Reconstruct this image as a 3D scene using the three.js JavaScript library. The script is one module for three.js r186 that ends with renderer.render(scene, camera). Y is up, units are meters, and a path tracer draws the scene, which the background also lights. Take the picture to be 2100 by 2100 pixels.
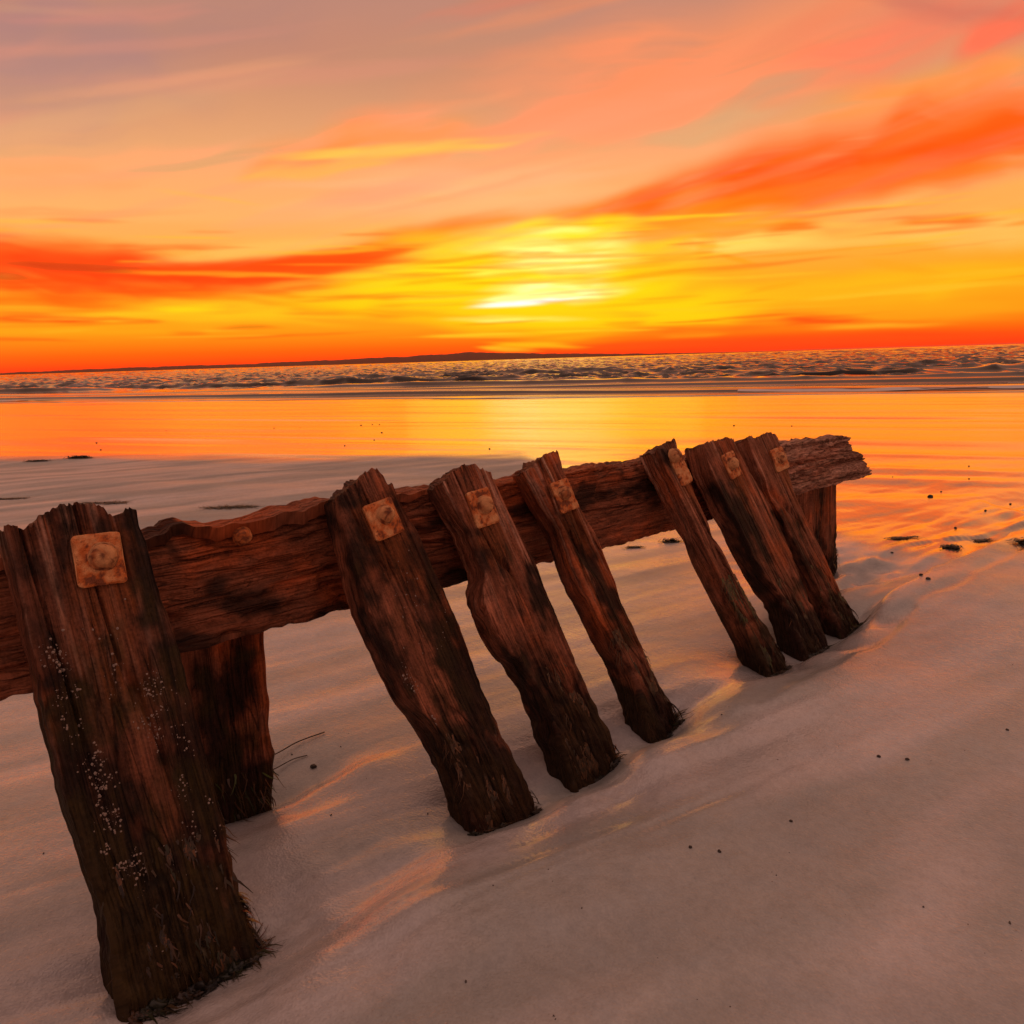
import * as THREE from 'three';
import { mergeGeometries } from 'three/addons/utils/BufferGeometryUtils.js';

// ---------- camera ----------
const scene = new THREE.Scene();
const camera = new THREE.PerspectiveCamera(65.57, 1, 0.05, 30000);
camera.position.set(0, 1.5, 0);
camera.rotation.order = 'YXZ';
camera.rotation.set(-0.18993, 0, -0.03053);
camera.updateMatrixWorld();
const renderer = new THREE.WebGLRenderer({ antialias: true });
renderer.setSize(1024, 1024);
renderer.toneMapping = THREE.LinearToneMapping;
renderer.toneMappingExposure = 1.0;
renderer.shadowMap.enabled = true;

// ---------- seeded noise ----------
function rng(seed) { let s = seed | 0; return () => { s = (s + 0x6d2b79f5) | 0; let t = Math.imul(s ^ (s >>> 15), 1 | s); t = (t + Math.imul(t ^ (t >>> 7), 61 | t)) ^ t; return ((t ^ (t >>> 14)) >>> 0) / 4294967296; }; }
const PT = new Float32Array(4096), PI_ = new Uint16Array(8192);
{ const r = rng(77); for (let i = 0; i < 4096; i++) { PT[i] = r() * 2 - 1; PI_[i] = i; } for (let i = 4095; i > 0; i--) { const j = Math.floor(r() * (i + 1)); const t = PI_[i]; PI_[i] = PI_[j]; PI_[j] = t; } for (let i = 0; i < 4096; i++) PI_[i + 4096] = PI_[i]; }
const h3 = (i, j, k) => PT[PI_[PI_[PI_[i & 4095] + (j & 4095)] + (k & 4095)]];
function n3(x, y, z) {
  const i = Math.floor(x), j = Math.floor(y), k = Math.floor(z); let u = x - i, v = y - j, w = z - k;
  u = u * u * (3 - 2 * u); v = v * v * (3 - 2 * v); w = w * w * (3 - 2 * w);
  const a = h3(i, j, k), b = h3(i + 1, j, k), c = h3(i, j + 1, k), d = h3(i + 1, j + 1, k), e = h3(i, j, k + 1), f = h3(i + 1, j, k + 1), g = h3(i, j + 1, k + 1), h = h3(i + 1, j + 1, k + 1);
  const p = a + (b - a) * u, q = c + (d - c) * u, r = e + (f - e) * u, s = g + (h - g) * u, m = p + (q - p) * v;
  return m + (r + (s - r) * v - m) * w;
}
function n2(x, y) {
  const i = Math.floor(x), j = Math.floor(y); let u = x - i, v = y - j; u = u * u * (3 - 2 * u); v = v * v * (3 - 2 * v);
  const a = h3(i, j, 7), b = h3(i + 1, j, 7), c = h3(i, j + 1, 7), d = h3(i + 1, j + 1, 7), p = a + (b - a) * u;
  return p + (c + (d - c) * u - p) * v;
}
const fbm2 = (x, y, o = 4) => { let s = 0, a = 0.5; for (let i = 0; i < o; i++) { s += a * n2(x + i * 17.3, y - i * 9.1); x *= 2.03; y *= 2.03; a *= 0.5; } return s; };
const fbm3 = (x, y, z, o = 3) => { let s = 0, a = 0.5; for (let i = 0; i < o; i++) { s += a * n3(x + i * 17.3, y - i * 9.1, z + i * 5.7); x *= 2.03; y *= 2.03; z *= 2.03; a *= 0.5; } return s; };
const clamp = (x, a = 0, b = 1) => Math.min(b, Math.max(a, x)), lerp = (a, b, t) => a + (b - a) * t;
const sst = (a, b, x) => { const t = clamp((x - a) / (b - a)); return t * t * (3 - 2 * t); };
const lin = (c) => c <= 0.04045 ? c / 12.92 : Math.pow((c + 0.055) / 1.055, 2.4);
const mix3 = (a, b, t) => [lerp(a[0], b[0], t), lerp(a[1], b[1], t), lerp(a[2], b[2], t)];
function pw(pts, x) { if (x <= pts[0][0]) return pts[0][1]; for (let i = 1; i < pts.length; i++) if (x <= pts[i][0]) return lerp(pts[i - 1][1], pts[i][1], (x - pts[i - 1][0]) / (pts[i][0] - pts[i - 1][0])); return pts[pts.length - 1][1]; }

// ---------- sky: dusk air and banks of cloud, in degrees of azimuth (right of the view over the sea) and elevation ----------
const SUN_AZ = 3.2, SUN_EL = 6.0;
{
  const W = 4096, H = 2048, data = new Float32Array(W * H * 4);
  const front = [[0, 255, 66, 16], [1.0, 255, 106, 14], [2.4, 255, 160, 22], [4.5, 255, 170, 30], [7.2, 252, 176, 70], [9.5, 250, 182, 104], [13, 244, 172, 114], [16, 223, 157, 114], [19, 201, 140, 114], [22, 194, 138, 118], [32, 210, 152, 126], [55, 210, 160, 138], [90, 198, 158, 148]].map(([e, r, g, b]) => [e, [lin(r / 255), lin(g / 255), lin(b / 255)]]);
  const back = [[0, 160, 110, 102], [6, 168, 118, 112], [15, 174, 128, 116], [30, 176, 136, 124], [55, 182, 144, 136], [90, 198, 158, 148]].map(([e, r, g, b]) => [e, [lin(r / 255), lin(g / 255), lin(b / 255)]]);
  const ramp = (st, e) => { for (let i = 1; i < st.length; i++) if (e <= st[i][0]) return mix3(st[i - 1][1], st[i][1], (e - st[i - 1][0]) / (st[i][0] - st[i - 1][0])); return st[st.length - 1][1]; };
  const rowF = [], rowB = [];
  for (let y = 0; y < H / 2; y++) { const e = (y + 0.5) / H * 180; rowF.push(ramp(front, e)); rowB.push(ramp(back, e)); }
  const put = (i, c) => { data[i] = c[0]; data[i + 1] = c[1]; data[i + 2] = c[2]; data[i + 3] = 1; };
  for (let y = 0; y < H / 2; y++) {
    const e = (y + 0.5) / H * 180;
    for (let x = 0; x < W; x++) {
      let az = (x + 0.5) / W * 360 - 90; if (az > 180) az -= 360; if (az < -180) az += 360;
      const d = Math.abs(az - SUN_AZ), k = sst(28, 125, d), f = rowF[y], b = rowB[y];
      let c = mix3(f, b, k);
      // thin streaked cloud all round, longer than high; it takes the warm colour of the low sky
      const n = n2(az * 0.05 + e * 0.08, e * 0.33) + 0.5 * n2(az * 0.11 + 40 + e * 0.2, e * 0.9), m = sst(0.15, 0.9, n) * 0.28 * (1 - k * 0.6) * sst(1, 7, e) * sst(32, 42, d);
      if (m > 0) c = mix3(c, [0.95, 0.27, 0.11], m);
      put(((H / 2 + y) * W + x) * 4, c);
    }
  }
  for (let i = 0; i < H / 2; i++) for (let x = 0; x < W; x++) put((i * W + x) * 4, [0.25, 0.14, 0.12]);
  // banks and streaks of cloud: azimuth, elevation, half length, half width, tilt (degrees), colour, cover
  const strokes=[
[14.1,18.52,15.3,3.22,6.4,255,150,98,0.80],[6.3,19.01,6.9,1.01,1.6,255,150,100,0.60],[24.9,17.64,7.2,1.70,5.0,255,120,88,0.55],[30.1,16.98,2.6,1.15,17.7,255,100,72,0.70],
[27.1,18.68,4.3,0.64,-17.2,208,116,96,0.55],[7.3,15.11,10.4,1.39,3.7,255,159,112,0.60],[2.1,17.61,4.5,1.19,8.0,255,154,106,0.45],[16.8,15.73,3.4,0.62,14.5,210,160,120,0.70],
[13.8,14.33,3.9,0.78,8.8,228,176,124,0.60],[2.2,21.84,5.5,0.68,1.0,200,134,104,0.50],[26.2,14.88,7.1,1.11,4.2,255,150,52,0.70],[23.7,13.27,8.1,0.97,4.6,255,165,96,0.60],
[-3.2,18.61,7.7,1.73,6.1,205,146,112,0.35],[7.3,9.92,5.3,0.67,10.3,255,140,15,0.90],[14.2,10.72,7.6,1.51,9.1,255,105,15,0.95],[22.3,11.16,8.1,2.26,6.9,255,98,16,0.95],
[29.5,11.83,5.7,2.48,6.6,255,100,16,0.95],[19.2,11.30,5.1,0.38,2.2,255,82,24,0.60],[26.8,10.12,6.2,0.67,2.6,255,132,16,0.60],[13.6,8.33,7.5,0.73,1.2,255,160,24,0.80],
[17.6,9.34,8.1,0.65,3.2,255,138,16,0.70],[-3.6,8.94,5.8,0.54,7.3,255,150,38,0.90],[-6.9,8.08,7.2,0.68,8.7,255,125,22,0.80],[-10.9,6.99,4.6,0.74,7.3,255,92,22,0.80],
[-28.6,5.95,6.4,1.57,-5.3,250,62,18,0.95],[-22.7,6.05,5.8,1.05,-5.6,250,76,18,0.90],[-17.5,5.92,7.0,0.80,1.1,255,88,18,0.88],[-12.7,6.53,4.6,0.40,7.5,255,86,18,0.80],
[-24.2,6.25,2.3,0.19,-3.3,172,56,18,0.65],[-31.1,5.67,1.2,0.24,-0.8,164,52,25,0.65],[-29.9,4.48,5.5,0.75,0.6,255,94,12,0.70],[-21.9,4.72,4.7,0.40,-3.1,255,122,12,0.60],
[-15.6,4.74,2.0,0.24,-2.4,248,86,14,0.70],[-19.1,3.51,8.9,0.75,-0.6,255,207,28,0.75],[-21.0,3.93,2.3,0.23,1.8,255,224,24,0.70],[-26.1,2.58,7.8,0.33,-0.6,255,176,24,0.50],
[-29.2,3.30,3.8,0.28,-0.1,245,74,16,0.90],[-24.5,3.19,1.8,0.17,-2.6,240,100,20,0.70],[-14.2,5.07,2.4,0.21,2.5,242,95,18,0.70],[-9.7,3.44,5.0,0.28,-2.1,248,108,20,0.85],
[-12.2,3.76,2.5,0.18,-2.9,240,122,20,0.60],[-17.8,2.60,2.0,0.17,-1.0,232,122,18,0.70],[-11.0,5.35,3.2,0.17,5.2,240,122,18,0.70],[-15.3,4.12,2.0,0.17,-4.7,240,138,20,0.60],
[1.8,5.98,12.4,2.52,0.1,255,232,18,0.95],[6.5,2.98,11.0,1.61,-0.1,255,223,16,0.85],[-3.5,4.29,9.6,1.28,-1.4,255,224,16,0.85],[4.7,8.56,4.7,0.75,0.5,255,234,28,0.90],
[3.8,7.02,5.5,1.24,0.7,255,248,124,0.75],[3.6,4.58,5.5,0.71,1.9,255,255,160,0.90],[1.0,3.88,3.7,0.21,2.1,255,255,240,1.00],[-0.1,6.11,2.6,0.49,0.2,255,248,96,0.70],
[-0.2,2.66,2.0,0.14,-1.7,255,244,120,0.80],[6.9,8.87,2.2,0.47,-2.7,255,216,28,0.60],[3.6,5.85,4.8,0.14,1.8,236,184,16,0.75],[6.2,6.34,4.0,0.14,-0.4,242,196,20,0.60],
[-1.9,6.96,4.0,0.17,6.1,240,164,22,0.70],[-4.5,5.45,3.7,0.18,2.6,240,176,16,0.70],[-7.0,5.85,2.2,0.14,2.9,230,148,15,0.70],[-3.4,4.65,3.3,0.14,-1.4,242,180,14,0.60],
[-2.8,2.99,2.6,0.14,-3.5,238,160,16,0.60],[10.5,5.36,3.0,0.21,4.1,240,148,18,0.75],[7.6,5.06,2.5,0.14,1.5,242,192,16,0.60],[9.0,3.53,4.0,0.14,2.6,242,184,16,0.60],
[3.5,1.93,8.2,0.18,-1.8,255,184,18,0.50],[12.9,5.51,5.6,0.89,-0.0,255,184,20,0.50],[8.3,2.20,1.5,0.22,-2.0,238,144,16,0.50],[17.0,7.01,3.9,0.56,-2.9,252,220,98,0.95],
[23.8,6.70,6.4,0.45,0.5,250,200,90,0.75],[30.1,6.56,3.8,1.04,0.9,252,200,98,0.70],[19.0,7.79,2.0,0.29,-1.4,255,118,20,0.85],[22.2,7.69,1.9,0.19,-4.8,255,192,80,0.60],
[27.8,7.47,2.7,0.28,-3.6,255,112,28,0.85],[28.9,8.46,4.9,0.73,2.1,252,174,80,0.60],[21.9,6.21,6.3,0.10,0.9,240,160,40,0.70],[15.5,6.11,1.3,0.16,-16.9,248,164,28,0.70],
[13.6,7.00,0.7,0.74,-3.4,247,168,26,0.50],[17.8,4.06,2.0,0.17,7.1,238,140,20,0.70],[23.9,3.87,9.9,1.11,-1.4,253,196,26,0.70],[25.4,4.90,2.2,0.31,-14.4,251,166,28,0.50],
[26.4,2.11,7.8,0.59,-0.8,253,176,26,0.50],[12.6,1.62,5.3,0.32,-1.1,255,108,18,0.75],[20.8,1.81,2.6,0.37,-0.4,255,84,18,0.92],[22.8,1.56,4.1,0.20,-0.4,255,116,18,0.60],
[22.8,0.55,13.3,0.44,0.0,255,74,20,0.75],[1.6,0.90,3.2,0.22,-1.7,255,202,24,0.85],[0.1,0.65,2.2,0.15,-5.6,255,216,40,0.70],[12.6,1.23,2.1,0.14,-0.0,255,164,28,0.60],
[16.2,0.50,10.3,0.35,-0.9,255,80,22,0.60],[-7.9,14.35,6.7,1.23,9.2,255,154,82,0.80],[-12.1,13.58,5.2,0.85,18.9,255,148,70,0.65],[-7.2,15.86,4.6,0.60,5.5,255,152,100,0.50],
[-6.2,13.73,7.4,0.41,4.3,255,204,84,0.90],[-12.2,12.55,5.2,0.44,8.3,252,186,80,0.75],[-19.3,10.67,2.8,0.13,-5.9,250,190,80,0.50],[-18.8,12.75,6.5,0.30,10.9,216,160,110,0.45],
[-3.5,10.88,9.3,1.25,3.6,253,195,130,0.60],[-1.7,11.98,10.8,0.78,2.4,253,190,134,0.50],[-27.9,11.18,5.0,0.82,4.0,255,165,100,0.50],[-27.9,9.38,6.2,0.27,3.0,255,156,88,0.50],
[-16.0,7.59,7.5,0.59,5.3,253,200,98,0.60],[-21.4,8.79,8.8,0.38,1.6,255,174,90,0.40],[-24.8,18.35,7.7,1.55,13.3,185,136,120,0.35],[-28.5,19.41,3.4,0.96,16.7,174,128,128,0.50],
[-15.0,19.17,8.6,1.09,9.9,200,138,114,0.40],[0.9,2.74,4.5,0.22,-1.7,255,240,96,0.60],[4.0,8.45,2.5,0.27,0.6,255,248,132,0.60],[-29.5,7.28,4.5,0.66,6.5,255,122,36,0.50],
[-25.8,5.22,6.8,0.45,-3.7,255,74,16,0.70],[-18.8,6.42,5.3,0.40,3.4,242,74,18,0.60],[-14.1,5.92,4.2,0.30,5.6,238,78,18,0.60],[-9.1,7.32,5.4,0.34,8.0,255,106,20,0.60],
[-28.2,17.17,6.8,2.28,16.0,176,132,128,0.40],[-21.2,19.51,8.1,1.55,13.8,185,134,118,0.30],[-27.6,16.20,7.9,2.91,11.8,174,132,132,0.40],[-17.4,20.36,9.6,1.57,10.9,180,132,122,0.35],
[-27.7,6.43,7.6,0.94,-4.0,250,70,18,0.80],[-16.8,6.33,7.4,0.60,1.1,254,80,18,0.85],[-11.2,7.06,5.3,0.47,6.4,255,90,20,0.80],[23.8,11.35,7.0,0.56,5.5,255,82,16,0.60],
[19.2,9.99,7.6,0.45,5.8,255,134,18,0.60],[28.0,12.82,4.8,0.65,8.4,255,122,40,0.60],[8.3,7.11,5.4,0.48,2.1,255,216,28,0.70],[1.0,6.63,4.8,0.17,2.0,244,180,20,0.60],
[5.4,7.75,4.0,0.14,2.3,240,184,26,0.55],[2.1,5.27,5.1,0.14,1.0,240,176,16,0.50],[7.2,5.95,4.7,0.17,1.4,238,170,20,0.55],[25.9,11.11,8.2,1.72,6.4,255,88,16,0.60],
[21.1,10.13,6.1,0.64,6.5,255,110,16,0.60],[-14.1,6.50,8.3,0.67,3.8,255,78,16,0.80],[-20.2,5.65,6.4,0.47,-1.8,251,68,16,0.70],[-26.8,6.30,3.5,0.25,-3.0,184,64,26,0.45],
[4.2,6.66,4.0,0.90,0.7,255,251,140,0.65],[3.6,6.27,4.4,0.14,1.8,244,192,24,0.60],[5.1,7.08,3.3,0.10,1.5,246,200,28,0.50],[-9.3,4.49,5.8,0.18,1.9,238,140,20,0.55],
[-5.7,3.88,4.4,0.14,0.6,240,154,20,0.50]
];
  // finer wisps: short bars low over the sea, long thin filaments higher up
  { const r = rng(4242);
    for (let i = 0; i < 130; i++) { const az = -36 + r() * 74, el = 0.9 + Math.pow(r(), 0.8) * 8.2, warm = 1 - clamp(Math.abs(az - 3) / 16), lit = r() < 0.45; strokes.push([az, el, 1.2 + r() * 4.5, 0.04 + r() * 0.13, (r() - 0.4) * 4, lit ? 255 : 238, lit ? lerp(196, 240, warm) : lerp(84, 150, warm), lit ? 40 : 16, 0.25 + r() * 0.35]); }
    for (let i = 0; i < 46; i++) { const az = -36 + r() * 76, el = 8.5 + r() * 15, right = sst(-14, 12, az); strokes.push([az, el, 4 + r() * 8, 0.18 + r() * 0.6, 3 + r() * 14, r() < 0.6 ? 255 : 232, lerp(172, 142, right) - (r() < 0.4 ? 24 : 0), lerp(122, 88, right), 0.12 + r() * 0.22]); } }
  strokes.forEach(([az, el, L, w, tilt, red, green, blue, op], si) => {
    const c = [lin(red / 255), lin(green / 255), lin(blue / 255)], ct = Math.cos(tilt * Math.PI / 180), st = Math.sin(tilt * Math.PI / 180), R = L * 1.35 + w * 2;
    const ey = Math.abs(st) * L * 1.35 + w * 2.6;
    const y0 = Math.max(0, Math.floor((el - ey) / 180 * H)), y1 = Math.min(H / 2 - 1, Math.ceil((el + ey) / 180 * H)), x0 = Math.floor((az - R + 90) / 360 * W), x1 = Math.ceil((az + R + 90) / 360 * W);
    const fx = 1.1 / Math.max(1.2, L * 0.22), fy = 0.55 / Math.max(0.12, w * 0.5);
    for (let y = y0; y <= y1; y++) for (let x = x0; x <= x1; x++) {
      const a = (x + 0.5) / W * 360 - 90, e = (y + 0.5) / H * 180, dx = a - az, dy = e - el;
      let u = dx * ct + dy * st, v = -dx * st + dy * ct;
      // the edge frays along the streak
      v += w * 0.4 * n2(u * fx * 0.4 + si * 7.7, v * fy * 0.15 + si * 3.1) + w * 0.08 * n2(u * fx * 1.1 + si, v * fy * 0.5 - si * 2.3);
      u += L * 0.3 * n2(v * fy * 1.6 + si * 5.3, u * fx * 0.3);
      const q = Math.abs(u) / L, r = Math.abs(v) / w; if (q > 1.3 || r > 2) continue;
      const taper = Math.sqrt(Math.max(0, 1 - q * q * 0.6));
      let m = (1 - sst(0.4, 1.3, q)) * (1 - sst(0.25, 1.55, r / Math.max(0.25, taper)));
      m *= op * clamp(0.92 + 0.32 * n2(u * fx * 0.8 + 31 + si, v * fy * 1.8) + 0.2 * n2(u * 0.10 + si * 2, v * 3.6) + 0.12 * n2(u * 0.2 + si, v * 9));
      if (m <= 0.002) continue;
      m = Math.min(1, m);
      const xi = ((x % W) + W) % W, i = ((H / 2 + y) * W + xi) * 4;
      data[i] = lerp(data[i], c[0], m); data[i + 1] = lerp(data[i + 1], c[1], m); data[i + 2] = lerp(data[i + 2], c[2], m);
    }
  });
  // the low sky outshines what the picture can hold in red
  for (let y = 0; y < H / 2; y++) { const e = (y + 0.5) / H * 180, q = 0.12 + 0.68 * (1 - sst(6, 20, e)); for (let x = 0; x < W; x++) { const i = ((H / 2 + y) * W + x) * 4; const g = 1 + 0.22 * sst(0.72, 1, data[i + 1]); data[i] *= 1 + q * sst(0.85, 1, data[i]); data[i + 1] *= g; data[i + 2] *= g; } }
  const sky = new THREE.DataTexture(data, W, H, THREE.RGBAFormat, THREE.FloatType);
  sky.mapping = THREE.EquirectangularReflectionMapping; sky.minFilter = sky.magFilter = THREE.LinearFilter; sky.colorSpace = THREE.LinearSRGBColorSpace; sky.needsUpdate = true;
  scene.background = sky; scene.environment = sky; scene.environmentIntensity = 1; scene.backgroundIntensity = 1;
}
// the low sun, veiled by the cloud bank over the sea: weak, warm and soft
const sun = new THREE.DirectionalLight(new THREE.Color().setRGB(1, 0.42, 0.08), 0.02);
{ const a = SUN_AZ * Math.PI / 180, e = SUN_EL * Math.PI / 180; sun.position.set(Math.sin(a) * Math.cos(e) * 40, Math.sin(e) * 40, -Math.cos(a) * Math.cos(e) * 40); }
sun.castShadow = true; sun.shadow.radius = 40; sun.shadow.mapSize.set(4096, 4096);
Object.assign(sun.shadow.camera, { left: -12, right: 12, top: 12, bottom: -12, near: 1, far: 90 });
scene.add(sun, sun.target);

// ---------- helpers ----------
const counts = {};
function numbered(name) { const k = counts[name] = (counts[name] ?? -1) + 1; return k ? name + '_' + String(k).padStart(3, '0') : name; }
function tag(o, label, category, group, kind) { if (label) o.userData.label = label; if (category) o.userData.category = category; if (group) o.userData.group = group; if (kind) o.userData.kind = kind; return o; }
function mesh(name, geo, mat, parent = scene) { const m = new THREE.Mesh(geo, mat); m.name = parent === scene ? numbered(name) : name; m.castShadow = m.receiveShadow = true; parent.add(m); return m; }
function tex(w, h, f, srgb) { // f(x, y) -> grey 0..1 or [r, g, b]
  const d = new Uint8Array(w * h * 4);
  for (let y = 0; y < h; y++) for (let x = 0; x < w; x++) { const c = f(x, y), i = (y * w + x) * 4; for (let k = 0; k < 3; k++) d[i + k] = clamp((Array.isArray(c) ? c[k] : c)) * 255; d[i + 3] = 255; }
  const t = new THREE.DataTexture(d, w, h); t.wrapS = t.wrapT = THREE.RepeatWrapping; t.magFilter = THREE.LinearFilter; t.minFilter = THREE.LinearMipmapLinearFilter; t.generateMipmaps = true; if (srgb) t.colorSpace = THREE.SRGBColorSpace; t.needsUpdate = true; return t;
}
// noise that repeats after (px, py) lattice cells
function tn(x, y, px, py, s) {
  const i = Math.floor(x), j = Math.floor(y); let u = x - i, v = y - j; u = u * u * (3 - 2 * u); v = v * v * (3 - 2 * v);
  const H = (a, b) => h3(((a % px) + px) % px, ((b % py) + py) % py, s), p = lerp(H(i, j), H(i + 1, j), u), q = lerp(H(i, j + 1), H(i + 1, j + 1), u);
  return lerp(p, q, v);
}
function gridGeo(rows, cols, pos, uvs, col, closed) { // rows x cols vertices
  const g = new THREE.BufferGeometry(); g.setAttribute('position', new THREE.BufferAttribute(pos, 3));
  if (uvs) g.setAttribute('uv', new THREE.BufferAttribute(uvs, 2)); if (col) g.setAttribute('color', new THREE.BufferAttribute(col, 3));
  const idx = new Uint32Array((rows - 1) * (closed ? cols : cols - 1) * 6); let k = 0;
  for (let r = 0; r < rows - 1; r++) for (let c = 0; c < (closed ? cols : cols - 1); c++) { const a = r * cols + c, b = r * cols + (c + 1) % cols, d = a + cols, e = b + cols; idx[k++] = a; idx[k++] = d; idx[k++] = b; idx[k++] = b; idx[k++] = d; idx[k++] = e; }
  g.setIndex(new THREE.BufferAttribute(idx, 1)); return g;
}

// ---------- places on the beach: x right, f forward of the camera (f = -z) ----------
const OX = -0.851, OF = 1.7154, DX = 0.7431, DF = 0.6692, NX = -0.6692, NF = 0.7431; // foot line of the groyne: start, direction along it, direction behind it
const alongOff = (x, f) => { const a = x - OX, b = f - OF; return [a * DX + b * DF, a * NX + b * NF]; };
const shore = (x, f) => (x + 29.3) * 0.4 + (f - 46.4) * 0.917 + 1.1 * n2(x * 0.05, 3.3);   // metres past the water's edge
const FEET = [[0.03, 0.02, 0.27, 0.05], [1.06, 0, 0.2, 0.045], [1.5, 0, 0.2, 0.045], [1.93, 0, 0.17, 0.045], [2.8, 0, 0.16, 0.04], [3.18, 0, 0.18, 0.045], [3.59, 0, 0.2, 0.05], [0.43, 0.72, 0.22, 0.04], [0.66, 0.66, 0.17, 0.035], [4.6, 0.62, 0.36, 0.085], [0.32, -0.12, 0.2, 0.03], [1.35, -0.1, 0.2, 0.025]];
const WETEDGE = [[-30, 20], [-9.3, 14.5], [-4, 13.2], [0.14, 12.5], [1.5, 9.4], [2.7, 6.0], [3.4, 5.1], [5, 4.2], [8, 3], [30, -8]];
const wetness = (x, f) => { const e = f - pw(WETEDGE, x), s = 0.06 * Math.max(3, f); return sst(-0.6, 0.5, e / (0.5 + s) + 0.8 * fbm2(x * 0.35, f * 0.9, 3)); };
function sandH(x, f) {
  const [a, o] = alongOff(x, f), r = Math.hypot(x, f);
  let h = -0.1 * sst(-22, 0, shore(x, f)) + 0.058 * Math.exp(-o * o / 1.2) * sst(-2.5, -1, a) * (1 - sst(5, 6.5, a)), S = shore(x, f); if (S > 0) h -= Math.min(2.5, S * 0.03);
  const near = 1 - sst(9, 16, r);
  if (near > 0) {
    // the sand stands higher on the near side of the groyne and drops over a small scarp along its feet
    const so = -o - 0.02 + 0.05 * n2(a * 2.1, 5.5) + 0.02 * n2(a * 7, 1.5), sharp = lerp(0.2, 0.07, sst(3.0, 4.2, a));
    h += near * (lerp(0.05, 0.095, sst(3, 4.2, a)) * sst(-0.02, sharp, so) * sst(-0.9, 0.4, a) + 0.016 * sst(0.25, 0.31, so + 0.03 * n2(a * 3, 9)) * sst(1.8, 2.6, a) * (1 - sst(6, 9, a)));
    // scour round each foot, with the sand thrown up beside it
    for (const [fa, fo, fr, fd] of FEET) {
      const u = a - fa, v = o - fo, d = Math.hypot(u * 0.85, v) / fr; if (d > 4) continue;
      h -= 1.5 * fd * Math.exp(-d * d * 0.7) * (1 + 0.25 * n2(u * 9 + fa, v * 9));
      const u2 = u - 0.2, v2 = v + 0.14; h += 0.026 * Math.exp(-(u2 * u2 + v2 * v2) / (fr * fr * 0.5));
    }
    // rills drawn past the feet, down to the left
    const p = x * 0.86 + f * 0.51, q = -x * 0.51 + f * 0.86, rill = Math.exp(-Math.pow((o + 0.15) / 0.55, 2)) * (1 - sst(1.9, 3.2, a)) * sst(-2.4, -0.6, a) + 0.28 * sst(0.2, 0.7, o) * (1 - sst(1.5, 3, o));
    h += near * rill * (0.012 * n2(p * 0.9, q * 6) + 0.006 * n2(p * 1.0 + 9, q * 14) + 0.0035 * n2(p * 1.2, q * 36) - 0.007 * Math.pow(1 - Math.abs(n2(p * 0.8 + 5, q * 5 + 2)), 9) - 0.004 * Math.pow(1 - Math.abs(n2(p * 1.1 + 15, q * 11 + 8)), 8));
    // fans of fine rills on the seaward face beyond the last foot
    const fan = sst(3.4, 3.9, a) * (1 - sst(7, 9, a)) * Math.exp(-Math.pow((o - 0.25) / 0.6, 2));
    h += fan * (0.022 * n2(a * 1.6 + o * 2, o * 6 - a * 0.8) + 0.010 * n2(a * 2.4, o * 15) + 0.018 * sst(0.0, 0.05, o - 0.42 - 0.5 * n2(a * 1.1, 2.2)));
    // low swells of the dry side
    h += near * (0.022 * n2(x * 0.8 + 3, f * 1.3) + 0.004 * n2(x * 2.3, f * 3.7) + 0.0012 * n2(x * 9, f * 11));
  }
  // ripples left by the backwash, parallel to the water's edge
  const t = x * 0.917 - f * 0.4, w = shore(x, f), far = sst(0.5, 1.4, o) * sst(3, 6, r) * (1 - sst(0, 6, w));
  h += far * ((0.010 + 0.012 * sst(7, 13, r)) * n2(t * 0.14, w * 0.8) + 0.011 * sst(5, 11, r) * n2(t * 0.14 + 20, w * 2.4) + 0.0012 * n2(t * 0.6, w * 8) * sst(4, 8, r) * (1 - sst(8, 18, r)));
  return h;
}

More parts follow.
